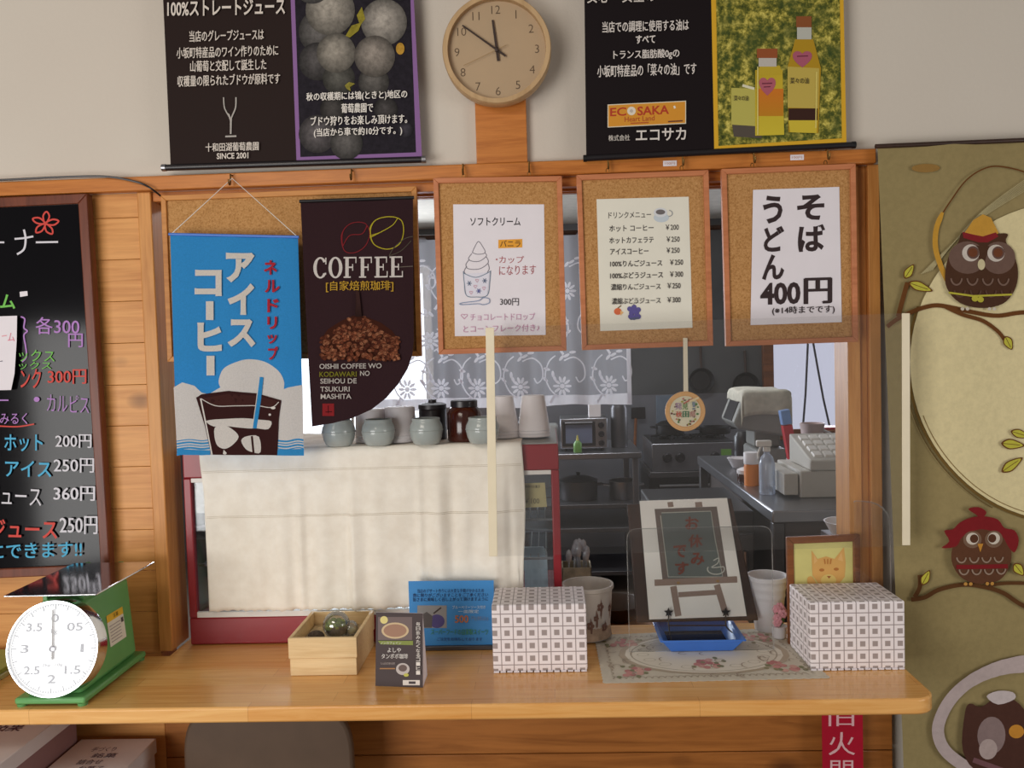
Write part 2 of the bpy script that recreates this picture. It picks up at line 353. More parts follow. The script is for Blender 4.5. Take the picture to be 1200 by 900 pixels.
# ------------------------------------------------------------------ flat printed art drawn on a surface
_tc = {}
def glyph(s, bold=0.0):
    k = (s, bold)
    if k not in _tc:
        cu = bpy.data.curves.new('t', 'FONT'); cu.body = s; cu.size = 1; cu.resolution_u = 3; cu.offset = bold; cu.fill_mode = 'FRONT'
        ob = bpy.data.objects.new('t', cu); C.objects.link(ob)
        dg = bpy.context.evaluated_depsgraph_get(); me = bpy.data.meshes.new_from_object(ob.evaluated_get(dg))
        vs = [(p.co.x, p.co.y) for p in me.vertices]; fs = [tuple(p.vertices) for p in me.polygons]
        bpy.data.objects.remove(ob); bpy.data.curves.remove(cu); bpy.data.meshes.remove(me)
        xs = [p[0] for p in vs] or [0, 1]; ys = [p[1] for p in vs] or [0, 1]
        _tc[k] = (vs, fs, min(xs), max(xs), min(ys), max(ys))
    return _tc[k]
class Art:
    def __init__(s, mp, eps=.00012, start=.0003): s.m = mp; s.e = eps; s.k = start; s.b = MB()
    def o(s): s.k += s.e; return s.k
    def poly(s, pts, c):
        k = s.o(); s.b.poly([s.m(x, y, k) for x, y in pts], RGB(c)); return s
    def grad(s, pts, cols):
        k = s.o(); s.b.add([s.m(x, y, k) for x, y in pts], [tuple(range(len(pts)))], [RGB(c) for c in cols]); return s
    def rect(s, x0, y0, x1, y1, c, sl=0): return s.poly([(x0, y0), (x1, y0+sl*(x1-x0)), (x1, y1+sl*(x1-x0)), (x0, y1)], c)
    def ell(s, x, y, rx, ry, c, rim=None, n=24, rot=0, hl=(0, 0)):
        k = s.o(); cr, sr = math.cos(rot), math.sin(rot)
        pts = [(x+rx*math.cos(2*math.pi*i/n)*cr-ry*math.sin(2*math.pi*i/n)*sr, y+rx*math.cos(2*math.pi*i/n)*sr+ry*math.sin(2*math.pi*i/n)*cr) for i in range(n)]
        if rim is None: s.b.poly([s.m(a, b, k) for a, b in pts], RGB(c))
        else: s.b.add([s.m(x+hl[0]*rx, y+hl[1]*ry, k)]+[s.m(a, b, k) for a, b in pts], [(0, i+1, (i+1) % n+1) for i in range(n)], [RGB(c)]+[RGB(rim)]*n)
        return s
    def line(s, pts, w, c, close=False):
        k = s.o(); n = len(pts); L = []; R = []
        for i in range(n):
            a = pts[i-1] if (i or close) else pts[0]; b = pts[(i+1) % n] if (i < n-1 or close) else pts[-1]
            dx, dy = b[0]-a[0], b[1]-a[1]; l = math.hypot(dx, dy) or 1; ww = (w[i] if isinstance(w, (list, tuple)) else w)/2
            L.append((pts[i][0]-dy/l*ww, pts[i][1]+dx/l*ww)); R.append((pts[i][0]+dy/l*ww, pts[i][1]-dx/l*ww))
        vs = [s.m(x, y, k) for x, y in L+R]; m = n if close else n-1
        s.b.add(vs, [(i, (i+1) % n, (i+1) % n+n, i+n) for i in range(m)], RGB(c)); return s
    def curve(s, pts, w, c, close=False, per=6): return s.line(spline(pts, per, close), w, c, close)
    def arc(s, x, y, rx, ry, a0, a1, w, c, n=16):
        return s.line([(x+rx*math.cos(a0+(a1-a0)*i/n), y+ry*math.sin(a0+(a1-a0)*i/n)) for i in range(n+1)], w, c)
    def text(s, t, x0, y0, x1, y1, c, bold=.0, sl=0, sh=0):
        dense = any(ord(q) >= 0x4e00 and ord(q) < 0xff00 for q in t)
        vs, fs, ax, bx, ay, by = glyph(t, 0.0 if dense else bold)
        d = bold if dense and bold > .004 else 0
        for ox, oy in ([(0, 0)] if not d else [(-d, 0), (d, 0), (0, d*.6)]):
            k = s.o(); out = []
            for vx, vy in vs:
                X = x0+(vx+ox-ax)/(bx-ax or 1)*(x1-x0); Y = y1-(vy+oy-ay)/(by-ay or 1)*(y1-y0)
                out.append(s.m(X+sh*(Y-y1), Y+sl*(X-(x0+x1)/2), k))
            s.b.add(out, fs, RGB(c))
        return s
    def flush(s, name, mat, parent, **kw):
        b = s.b; s.b = MB()
        kw.setdefault('angle', 0); return b.build(name, mat, parent, **kw)
def spline(p, per=6, close=False):
    n = len(p); out = []
    rng = n if close else n-1
    g = lambda i: p[i % n] if close else p[max(0, min(n-1, i))]
    for i in range(rng):
        a, b, c, d = g(i-1), g(i), g(i+1), g(i+2)
        for k in range(per):
            t = k/per; t2 = t*t; t3 = t2*t
            out.append(tuple(.5*((2*b[j])+(-a[j]+c[j])*t+(2*a[j]-5*b[j]+4*c[j]-d[j])*t2+(-a[j]+3*b[j]-3*c[j]+d[j])*t3) for j in range(len(b))))
    if not close: out.append(p[-1])
    return out
def slab(mp, pts, thick): # printed sheet with thickness, front on the surface
    m = MB(); n = len(pts); fr = [mp(x, y, 0) for x, y in pts]; bk = [mp(x, y, -thick) for x, y in pts]
    m.add(fr+bk, [tuple(range(n)), tuple(range(2*n-1, n-1, -1))]+[(i, i+n, (i+1) % n+n, (i+1) % n) for i in range(n)]); return m
def sheet_col(mp, pts, thick, c):
    m = slab(mp, pts, thick); m.c = [[RGB(c)]*len(f) for f in m.f]; return m
def serif(a, word, x0, y0, x1, y1, c, sl=0):   # roman capitals with slab serifs
    n = len(word); cw = (x1-x0)/n; h = y1-y0; T = cw*.22; t = h*.07
    def Q(ax, ay, bx, by):
        f = lambda x, y: (x, y+sl*(x-(x0+x1)/2))
        a.poly([f(ax, ay), f(bx, ay), f(bx, by), f(ax, by)], c)
    for i, ch in enumerate(word):
        X = x0+i*cw; w = cw*.92
        yy = sl*(X+w/2-(x0+x1)/2)
        if ch in 'CO':
            pts = []; cx, cy = X+w/2, (y0+y1)/2+yy; r0x, r0y = w/2, h/2+.3; rix, riy = w/2-T, h/2-t
            a0, a1 = (0, 2*math.pi) if ch == 'O' else (.62, 2*math.pi-.62); N = 28; k = a.o()
            o_ = [(cx+r0x*math.cos(a0+(a1-a0)*j/N), cy+r0y*math.sin(a0+(a1-a0)*j/N)) for j in range(N+1)]
            i_ = [(cx+rix*math.cos(a0+(a1-a0)*j/N), cy+riy*math.sin(a0+(a1-a0)*j/N)) for j in range(N+1)]
            a.b.add([a.m(p[0], p[1], k) for p in o_+i_], [(j, j+1, N+2+j, N+1+j) for j in range(N)], RGB(c))
            if ch == 'C': Q(X+w*.86, y0+h*.02, X+w*.94, y0+h*.34); Q(X+w*.8, y1-h*.26, X+w*.92, y1-h*.16)
        elif ch in 'EF':
            Q(X+w*.12, y0, X+w*.12+T, y1); Q(X, y0, X+w*.9, y0+t); Q(X+w*.12, y0+h*.46, X+w*.66, y0+h*.46+t); Q(X+w*.6, y0+h*.34, X+w*.67, y0+h*.66)
            Q(X+w*.83, y0, X+w*.9, y0+h*.3)
            if ch == 'E': Q(X, y1-t, X+w*.95, y1); Q(X+w*.88, y1-h*.3, X+w*.95, y1)
            else: Q(X, y1-t, X+w*.5, y1)
# ------------------------------------------------------------------ the setting
D = 2.30; ZC = 0.85
XPL = PY(171, 400, D).x; XPR = PY(187, 400, D).x            # left post
XRL = PY(978.5, 500, D+.10).x; XRR = PY(1031, 450, D).x         # right post
ZR1 = PY(600, 190, D-.03).z; ZR0 = PY(600, 207, D-.03).z    # rail
ZH = PY(600, 221, D).z                                       # underside of the header
struct(MB().box(-4, 4, D, D+.12, ZR0, 3.1).build('wall_back_upper', 'plaster'))
m = MB(); z = ZR0; k = 0
zs = [PY(150, y, D).z for y in (1010, 960, 910, 863, 815, 766, 717, 669, 621, 596, 547, 499, 451, 402, 353, 304, 255)]
zs = sorted([0.0, .12, .24, .36]+zs+[ZR0]); zs = [q for i, q in enumerate(zs) if i == 0 or q-zs[i-1] > .02]
for a, b in zip(zs, zs[1:]): m.box(-4, XPL, D, D+.10, a+.0004, b-.0004)
struct(m.build('wall_back_planks', 'pine_x', bevel=.0012))
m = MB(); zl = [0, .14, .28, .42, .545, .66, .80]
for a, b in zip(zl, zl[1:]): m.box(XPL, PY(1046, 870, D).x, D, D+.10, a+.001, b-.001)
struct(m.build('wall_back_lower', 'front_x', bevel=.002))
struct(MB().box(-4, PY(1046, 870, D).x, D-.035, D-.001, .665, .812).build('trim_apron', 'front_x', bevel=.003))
struct(MB().box(XRR-.01, 4, D+.03, D+.12, 0, ZR0).build('wall_back_right', 'plaster'))
struct(MB().box(XPL, XPR, D-.012, D+.10, .851, ZR0).build('trim_left_post', 'pine_z', bevel=.003))
m = MB(); xa = PY(1008, 500, D).x; xb = PY(1018, 500, D).x
m.box(XRL, xa, D-.008, D+.10, .851, ZR0); m.box(xa, xb, D+.004, D+.1, .851, ZR0); m.box(xb, XRR, D-.012, D+.10, .851, ZR0)
struct(m.build('trim_right_post', 'pine_z', bevel=.002))
struct(MB().box(-4, PY(1027, 180, D-.03).x, D-.03, D-.0005, ZR0, ZR1).build('trim_picture_rail', 'rail', bevel=.003))
m = MB(); zt = ZR0-.0005
m.box(XPR, XRL, D-.002, D+.03, ZH, zt); m.box(XPR, XRL, D+.045, D+.06, ZH-.004, zt); m.box(XPR, XRL, D+.075, D+.10, ZH-.004, zt); m.box(XPR, XRL, D+.0301, D+.0749, ZH+.02, zt)
struct(m.build('trim_track_header', 'rail', bevel=.0015))
a = PY(557, 140, D-.022).x; b = PY(617.5, 160, D-.022).x
struct(MB().box(a, b, D-.022, D-.0005, ZR1+.0005, 3.1).build('trim_clock_stud', 'rail', bevel=.002))
# counter
xe = .862; m = MB(); r = .05
pts = [(-4, 1.915), (xe-r, 1.915)]+[(xe-r+r*math.sin(t*math.pi/12), 1.915+r-r*math.cos(t*math.pi/12)) for t in range(1, 7)]+[(xe, D-.04), (XRL-.002, D-.04), (XRL-.002, 2.455), (XPR+.002, 2.455), (XPR+.002, D-.04), (-4, D-.04)]
m.prism([(x, y, ZC-.037) for x, y in pts], (0, 0, .037))
cn = m.build('service_counter', 'counter', loc=(0, 2.1, ZC-.037), bevel=.005)
tag(cn, 'long honey coloured laminated wood counter top with a rounded right corner', 'counter')
# kitchen shell
KB = 6.7
struct(MB().box(-4, 4, -3, KB+.1, -.05, 0).build('floor', 'floor'))
struct(MB().box(-3.1, 3.1, KB, KB+.1, 1.25, 2.6).build('wall_kitchen_upper', 'kitchen_wall'))
struct(MB().box(-3.1, 3.1, KB, KB+.1, 0, 1.25).build('wall_kitchen_lower', 'kitchen_low'))
struct(MB().box(-3.2, -3.1, D+.12, KB+.1, 0, 2.6).build('wall_kitchen_left', 'kitchen_side'))
struct(MB().box(3.1, 3.2, D+.12, KB+.1, 0, 2.6).build('wall_kitchen_right', 'kitchen_side'))
struct(MB().box(-3.2, 3.2, D+.12, KB+.1, 2.6, 2.66).build('ceiling_kitchen', 'ceiling'))
def window(name, x0, x1, z0, z1, pane, fm, w=.06, cross=False):
    r = bpy.data.objects.new(name, None); C.objects.link(r); r.location = ((x0+x1)/2, KB, z0); r['_o'] = tuple(r.location); r['kind'] = 'structure'
    y = KB-.001
    f = MB(); f.box(x0-w, x0, y-.05, y, z0-w, z1+w); f.box(x1, x1+w, y-.05, y, z0-w, z1+w); f.box(x0, x1, y-.05, y, z0-w, z0); f.box(x0, x1, y-.05, y, z1, z1+w)
    if cross: f.box((x0+x1)/2-.02, (x0+x1)/2+.02, y-.04, y, z0, z1)
    f.build('window_frame', fm, r, bevel=.004)
    MB().box(x0, x1, y-.02, y-.001, z0, z1).build('window_pane', pane, r); return r
a = PY(325, 480, KB); b = PY(503, 530, KB)
window('window_1', a.x, b.x, b.z-.1, 2.25, 'bright_pane', 'white_strip', cross=True)
a = PY(906, 503, KB); b = PY(1020, 395, KB)
window('window_2', a.x, b.x, a.z, 2.15, 'blind', 'brown_frame', .08)

# ------------------------------------------------------------------ the upper wall
def scroll(cat, label, quad, Y, rodx, rody):
    mp = mapY(Y); o = thing('hanging_poster', label, cat, mp(*[sum(q[i] for q in quad)/4 for i in (0, 1)]))
    return o, mp
Yp = D-.045
o, mp = scroll('poster', 'dark scroll poster of grapes with a purple border hanging left of the clock', [(186, -60), (480, -70), (497, 186), (200, 196)], Yp, 0, 0)
sheet_col(mp, [(188, -70), (338, -72), (347.5, 190), (200, 196)], .001, (42, 31, 29)).build('sheet', 'gloss_print', o, angle=0)
sheet_col(mp, [(338, -72), (481, -78), (494.5, 184), (347.5, 190)], .001, (138, 102, 154)).build('picture_panel', 'gloss_print', o, angle=0)
a = Art(mp); a.poly([(343, -72), (478, -77), (487.5, 178.5), (352, 184)], (40, 36, 44))
for x, y, rx, c in [(358, 37, 26, (120, 116, 114)), (356, 72, 22, (98, 94, 94)), (397, 92, 19, (104, 102, 96)), (438, 96, 18, (112, 108, 104)), (390, 128, 15, (84, 80, 78)), (452, 128, 14, (84, 80, 80)),
                     (358, 157, 22, (112, 106, 108)), (406, 168, 19, (112, 108, 106)), (475, 152, 9, (78, 74, 84)), (466, 30, 9, (90, 86, 92)), (387, 12, 29, (186, 178, 166)), (450, 26, 27, (190, 182, 172)), (394, 62, 23, (176, 168, 156)),
                     (439, 66, 24, (168, 158, 148)), (366, -18, 22, (130, 126, 124)), (424, -30, 26, (140, 136, 134)), (468, -20, 20, (120, 118, 118))]:
    x0 = 352 if x-rx < 350 else x-rx
    a.ell(max(x, 350+rx) if x < 365 else x, y, rx, rx*1.02, c, tuple(int(q*.5) for q in c), 28, hl=(-.15, -.2))
for q in ([(405, 42), (412, 30), (424, 26), (420, 36), (410, 44)], [(418, 18), (424, 8), (428, 22), (422, 30)]): a.poly(q, (150, 138, 50))
a.ell(469, 57, 5, 7, (196, 150, 60)); a.poly([(404, 100), (409, 96), (416, 98), (410, 102), (411, 107), (406, 104)], (150, 140, 60))
a.flush('grape_photo', 'photo', o)
a = Art(mp, start=.006); wc = (214, 204, 194)
a.text('100%ストレートジュース', 196, -1, 334, 18, wc, .022, -.02); a.flush('title_lettering', 'print', o)
for s, x0, x1, y0, y1 in [('当店のグレープジュースは', 222, 309, 35, 48), ('小坂町特産品のワイン作りのために', 207, 326, 54, 67), ('山葡萄と交配して誕生した', 223, 312, 70, 83), ('収穫量の限られたブドウが原料です', 208, 328, 87, 100),
                           ('十和田湖葡萄農園', 241, 303, 167, 177), ('SINCE 2001', 254, 291, 179, 186)]: a.text(s, x0, y0, x1, y1, wc, .022, -.03); a.flush('text_line', 'print', o)
for s, x0, x1, y0, y1 in [('秋の収穫期には鴇(ときと)地区の', 359, 477, 107, 118), ('葡萄農園で', 400, 437, 121, 132), ('ブドウ狩りをお楽しみ頂けます。', 364, 477, 135, 146), ('(当店から車で約10分です。)', 368, 471, 149, 160)]: a.text(s, x0, y0, x1, y1, (232, 226, 218), .024, -.03); a.flush('caption_line', 'print', o)
a = Art(mp, start=.003); gc = (168, 162, 156)
a.curve([(262, 114), (263, 126), (268, 136), (270, 140), (270, 157)], 1.4, gc); a.curve([(276.5, 114), (276, 126), (272, 136), (271, 140), (270.5, 157)], [1.6]*25, gc); a.line([(264, 160), (277, 159.5)], 2, gc)
a.poly([(266.5, 132), (269, 134), (271.5, 142), (270.5, 156), (269.8, 156), (269.5, 142)], gc); a.flush('wine_glass_picture', 'print', o)
p0, p1 = mp(195, 196.5), mp(494, 187)
MB().tube([p0, p1], .0085, 12).build('bottom_rod', 'black_plastic', o)
for p, q in ((p0, p0-(p1-p0).normalized()*.012), (p1, p1+(p1-p0).normalized()*.012)): MB().tube([p, q], .0095, 12).build('rod_cap', 'steel', o, bevel=.001)

o, mp = scroll('poster', 'dark scroll poster with oil bottles among yellow rape flowers hanging right of the clock', [(685, -60), (990, -70), (992, 170), (687, 185)], Yp, 0, 0)
sheet_col(mp, [(684, -70), (832, -74), (837, 176.5), (687, 184)], .001, (30, 24, 26)).build('sheet', 'gloss_print', o, angle=0)
sheet_col(mp, [(832, -74), (987, -78), (992, 168), (837, 176.5)], .001, (218, 170, 50)).build('picture_panel', 'gloss_print', o, angle=0)
m = MB(); m.add([mp(x, y, .0006) for x, y in [(838, -72), (983, -76), (986.5, 162), (842, 171)]], [(0, 1, 2, 3)]); m.build('flower_photo', 'rape', o, angle=0)
a = Art(mp, start=.001)
# two bottles and a carton in the picture
a.poly([(858, 146), (890, 148), (893, 162), (860, 160)], (88, 80, 72)); a.poly([(857, 103), (888, 104), (889, 148), (857, 146)], (186, 178, 92)); a.line([(870, 100), (884, 104)], 3, (220, 216, 190))
a.grad([(885, 82), (917, 82), (919, 158), (885, 159)], [(186, 160, 46), (196, 168, 52), (206, 186, 60), (206, 186, 60)]); a.grad([(888, 104), (918, 104), (918, 136), (888, 136)], [(206, 120, 44)]*2+[(190, 130, 40)]*2)
a.poly([(885, 88), (890, 78), (914, 77), (917, 88)], (190, 164, 52)); a.rect(889, 67, 910, 78, (190, 184, 176)); a.rect(887, 57, 911, 68, (150, 84, 50))
a.text('♥', 889.5, 91, 909, 112, (176, 96, 110)); a.line([(893, 98), (905, 97.5)], 1.4, (110, 50, 66)); a.line([(895, 102), (903, 101.5)], 1.2, (110, 50, 66))
a.poly([(923, 78), (932, 46), (953, 46), (962, 80), (959, 156), (924, 155)], (176, 140, 40)); a.poly([(923, 78), (960, 80), (959, 127), (923, 126)], (192, 170, 84)); a.rect(924, 127, 958, 141, (62, 40, 34)); a.poly([(924, 141), (958, 141), (957, 156), (926, 155)], (206, 184, 62))
a.rect(934, 31, 951, 46, (186, 186, 176)); a.rect(933, 19, 951, 32, (140, 84, 50)); a.text('♥', 929, 60, 951.5, 79, (170, 92, 112)); a.line([(934, 66), (947, 65.5)], 1.3, (110, 50, 66))
a.line([(888, 78), (888, 158)], 1.2, (226, 212, 130)); a.line([(957, 84), (956, 150)], 1.2, (226, 210, 120))
a.flush('bottle_photo', 'gloss_print', o)
a = Art(mp, start=.004)
a.text('菜々の油', 860, 112, 877, 118, (70, 62, 40), .01); a.text('菜々の油', 926, 91, 948, 98, (70, 62, 40), .01); a.flush('bottle_lettering', 'print', o)
a.text('安心・安全の', 688, -16, 768, 3, (214, 206, 198), .012, -.02); a.flush('title_lettering', 'print', o)
for s, x0, x1, y0, y1 in [('当店での調理に使用する油は', 706, 807, 24, 37), ('すべて', 745, 768, 41, 51), ('トランス脂肪酸0gの', 719, 796, 58, 70), ('小坂町特産品の「菜々の油」です', 700, 816, 75, 89)]: a.text(s, x0, y0, x1, y1, (222, 214, 208), .024, -.03); a.flush('text_line', 'print', o)
a.text('株式会社', 713, 158, 738, 165, (214, 206, 198), .008, -.03); a.text('エコサカ', 745, 150, 804, 165, (222, 214, 208), .015, -.03); a.flush('lettering', 'print', o)
a = Art(mp, start=.004)
a.poly([(712, 122.5), (804, 118), (804, 145), (712, 149.5)], (222, 212, 190)); a.poly([(713, 123.5), (803, 119), (803, 144), (713, 148.5)], (214, 146, 44))
a.text('EC', 715, 126, 734, 136, (178, 58, 34), .02, -.05); a.ell(740, 130, 5, 5, (226, 216, 200)); a.ell(740, 130, 2, 2, (190, 180, 170)); a.text('SAKA', 747, 124, 784, 134.5, (178, 58, 34), .02, -.05)
a.text('Heart Land', 732, 136, 767, 142, (176, 70, 40), .0, -.05); a.line([(783, 142.5), (800, 141.5)], 1.6, (110, 60, 40)); a.line([(790, 124), (791, 127)], 2.2, (236, 230, 214)); a.line([(739, 144.5), (760, 143.5)], 1.2, (178, 80, 40)); a.flush('maker_logo', 'print', o)
p0, p1 = mp(688, 185.5), mp(998, 170)
MB().tube([p0, p1], .008, 12).build('bottom_rod', 'black_plastic', o)
for p, q in ((p0, p0-(p1-p0).normalized()*.01), (p1, p1+(p1-p0).normalized()*.01)): MB().tube([p, q], .009, 12).build('rod_cap', 'black_matte', o, bevel=.001)

# clock: round wooden case, dial and hands
Yc = D-.075; mp = mapY(Yc); cc = mp(582, 57); R = (mp(646, 57)-mp(518.5, 57)).length/2
o = thing('wall_clock', 'round pale wood wall clock with plain dial reading about ten to twelve', 'clock', (cc.x, D-.02, cc.z))
rot = Matrix.Rotation(math.pi/2, 3, 'X')
MB().lathe([(R*.965, -.052), (R*1.0, -.035), (R*1.0, .0), (R*.985, .004), (R*.905, .004), (R*.895, -.016), (R*.3, -.016)], cc, 64, rot, cap=True).build('case', 'clock_wood', o, angle=35)
MB().lathe([(1e-4, -.0145), (R*.9, -.0145)], cc, 64, rot, cap=False).build('dial', plain('beige_dial', (206, 178, 146), .6, 0, .2, .02), o)
def clk(x, y, k): return Vector((cc.x+x*R, Yc+.0145-k, cc.z+y*R))
tilt = .03
for i in range(1, 13):
    an = math.pi/2-i*math.pi/6; s = str(i); vs, fs, ax, bx, ay, by = glyph(s, -.01)
    h = .15; w = h*(bx-ax)/(by-ay); X, Y = .74*math.cos(an), .74*math.sin(an)
    mm = MB(); mm.add([clk(X+(vx-ax)/(bx-ax)*w-w/2, Y+(vy-ay)/(by-ay)*h-h/2, .0004) for vx, vy in vs], fs); mm.build('numeral', plain('dial_numeral', (96, 72, 50), .7) if i == 1 else bpy.data.materials['dial_numeral'], o, angle=0)
def hand(name, deg, l, back, w, k, mat):
    an = math.radians(90-deg); ux, uy = math.cos(an), math.sin(an); m = MB()
    q = [(-uy*w-ux*back, ux*w-uy*back), (uy*w-ux*back, -ux*w-uy*back), (uy*w*.7+ux*l, -ux*w*.7+uy*l), (-uy*w*.7+ux*l, ux*w*.7+uy*l)]
    m.prism([clk(x, y, k) for x, y in q], (0, -.001, 0)); return m.build(name, mat, o)
hm = plain('dark_brown_hand', (58, 34, 24), .5)
hand('hour_hand', -6.5, .55, .2, .026, .004, hm); hand('minute_hand', -53, .78, .2, .02, .006, hm); hand('second_hand', 247, .68, .2, .006, .008, 'clock_wood')
MB().lathe([(R*.04, 0), (R*.04, .012), (R*.02, .013)], clk(0, 0, 0), 16, rot).build('spindle', hm, o)
MB().lathe([(1e-4, .0005), (R*.905, .0005)], cc, 48, rot, cap=False).build('glass', 'glass', o)

# cable along the left of the rail
pts = [PY(x, y, D-.04) for x, y in [(-60, 213), (0, 211), (60, 208), (110, 206.5), (134, 208), (155, 212), (168, 216), (180, 223)]]
pts.append(pts[-1]+Vector((.02, .06, -.03)))
c = MB().tube(spline([tuple(p) for p in pts], 5), .0028, 6).build('cable', 'black_plastic', loc=tuple(pts[3])); tag(c, 'thin black cable running along the top of the wood rail at the left', 'cable')

# cup hooks in the rail and price stickers
def hook(px, py, label):
    p = PY(px, py, D-.031); o = thing('cup_hook', label, 'hook', tuple(p), 'cup hooks along the rail')
    MB().tube([p, p+Vector((0, -.012, 0))], .0022, 6).build('screw', 'brass', o)
    MB().tube([p+Vector((0, -.012, .002)), p+Vector((0, -.013, -.016)), p+Vector((0, -.016, -.026)), p+Vector((0, -.022, -.028)), p+Vector((0, -.028, -.022)), p+Vector((0, -.028, -.014))], .0022, 8).build('hook_wire', 'brass', o)
for px, py, l in [(272, 206, 'small brass cup hook holding the white string of the blue banner'), (413, 200, 'small brass cup hook on the rail above the brown coffee banner'), (543, 194, 'cup hook at the top left of the soft ice cream board'), (620, 191, 'cup hook at the top right of the soft ice cream board'),
                  (712, 187, 'cup hook at the top left of the drink menu board'), (799, 183, 'cup hook at the top right of the drink menu board'), (882, 180, 'cup hook at the top left of the soba noodle board'), (968, 176, 'cup hook at the top right of the soba noodle board')]: hook(px, py, l)
for x0, y0, l in [(777, 188, 'small white sticker on the rail above the drink menu board'), (926, 181, 'small white sticker on the rail above the soba noodle board')]:
    mp = mapY(D-.0305); s = slab(mp, [(x0, y0+.6), (x0+16, y0), (x0+16, y0+6.5), (x0, y0+7)], .0008); s.v = [q+Vector((0, -.0008, 0)) for q in s.v]
    st = thing('sticker', l, 'sticker', tuple(mp(x0+8, y0+3))); s.build('sticker_label', 'paper', st); a = Art(mp, start=.0012); a.text('100円', x0+2, y0+1.8, x0+14, y0+5, (200, 150, 130)); a.flush('lettering', 'print', st)

# ------------------------------------------------------------------ boards and papers
def board(label, q, Y, w, fm, thick=.018, cat='cork board', lean=None, panel='cork', name='cork_board'):
    mp = mapY(Y); P = [mp(*p) for p in q]; n = Vector((0, -1, 0))
    o = thing(name, label, cat, tuple((P[2]+P[3])/2)); m = MB(); inn = m.frame(P, w, n, thick); m.build('frame', fm, o, bevel=.0015)
    MB().prism([p+Vector((0, .007, 0)) for p in inn], (0, .006, 0)).build('panel', panel, o); return o, mp
board('large empty cork board in a light wood frame behind the two cloth banners', [(188, 229), (488, 218), (494, 417.5), (196, 424)], D-.03, .014, 'frame_light')
b1, mb = board('wood framed cork board holding the soft ice cream price sheet', [(507.5, 208.5), (658.5, 206), (664, 411), (514, 415.5)], D-.052, .0135, 'frame')
b2, mb = board('wood framed cork board holding the drink menu sheet', [(675.5, 205), (830.5, 199), (836, 405), (682, 410.5)], D-.052, .0135, 'frame')
b3, mb = board('wood framed cork board holding the brush lettered soba sheet', [(845.5, 198), (1003, 191.5), (1006, 400.5), (851, 406)], D-.052, .0135, 'frame')
for o_, xs in ((b1, (543, 620)), (b2, (712, 799)), (b3, (882, 968))):
    mp_ = mapY(D-.055)
    for x in xs:
        y = 208.3-(x-507.5)*.037; p = mp_(x, y, 0)
        MB().tube([p+Vector((.004*math.cos(t*math.pi/6), .004, .004+.006*math.sin(t*math.pi/6)-.002)) for t in range(-1, 8)], .001, 6).build('hanging_eye', 'brass', o_)
Yb = D-.046
def paper(name, label, q, Y, mat, c, name2='sheet'):
    mp = mapY(Y); o = thing(name, label, 'menu sheet', tuple(mp((q[2][0]+q[3][0])/2, (q[2][1]+q[3][1])/2)))
    slab(mp, q, .0008).build(name2, mat, o, angle=0); return o, mp
o, mp = paper('menu_sheet', 'white sheet with an ice cream drawing and the 300 yen soft cream price', [(531, 239.5), (637.5, 239.5), (639.5, 392.5), (533, 394)], Yb, 'paper', None)
a = Art(mp); k = (52, 48, 52); a.text('ソフトクリーム', 551, 254.5, 610, 264.5, k, .015)
a.poly([(584, 281), (612, 280), (612, 290), (584, 291)], (230, 160, 48)); a.text('バニラ', 586, 281.5, 610, 289.5, (92, 60, 24), .012); a.text('カップ', 585, 300, 614, 308.5, (176, 92, 96), .0); a.ell(582, 304, 1, 1, (176, 92, 96)); a.text('になります', 585, 311, 628, 322, (170, 88, 94), .0, -.03)
a.flush('lettering', 'print', o); a.text('300円', 586, 349.5, 608, 358, (56, 50, 54), .008); a.flush('lettering', 'print', o); a.text('♡', 540, 368, 548, 374, (196, 140, 170)); a.text('チョコレートドロップ', 551, 367, 627, 375.5, (196, 146, 176), 0, -.01); a.text('とコーンフレーク付き♪', 543, 380.5, 632, 389, (196, 140, 172), 0, -.02); a.flush('lettering', 'print', o)
a = Art(mp); g = (120, 116, 126)
a.curve([(553.5, 296), (556, 290), (560.5, 283), (565, 288), (568.5, 296), (560, 298), (553.5, 296)], .8, g); a.curve([(553, 297), (549, 303), (553, 306), (562, 306), (570, 300), (568, 296)], .8, g); a.curve([(550, 304), (546, 310), (549, 315), (562, 315), (572, 308), (570, 301)], .8, g); a.curve([(547, 312), (544, 319), (552, 324), (566, 323), (573, 316), (572, 309)], .8, g)
a.poly([(543, 321), (574, 319), (571, 346), (547, 347)], (222, 220, 232)); a.curve([(543, 318), (544, 330), (546.5, 346), (558, 348), (571, 346), (574, 330), (575, 317)], .9, (112, 130, 150)); a.curve([(543, 320), (558, 325), (575, 318)], .9, (112, 130, 150))
for x, y, c in [(550, 332, (90, 104, 130)), (568, 329, (90, 104, 130)), (561, 341, (84, 88, 150))]:
    for t in range(3): a.line([(x-3*math.cos(t*1.05), y-3*math.sin(t*1.05)), (x+3*math.cos(t*1.05), y+3*math.sin(t*1.05))], .9, c)
for x, y in [(559, 329), (557, 336), (567, 338), (552, 343)]: a.text('♡', x-2, y-2, x+2, y+2, (206, 130, 150))
a.curve([(541, 355), (560, 352.5), (566, 349), (573, 350), (573, 355), (566, 357), (560, 356), (541, 357)], .9, (130, 146, 176), True); a.flush('ice_cream_drawing', 'print', o)

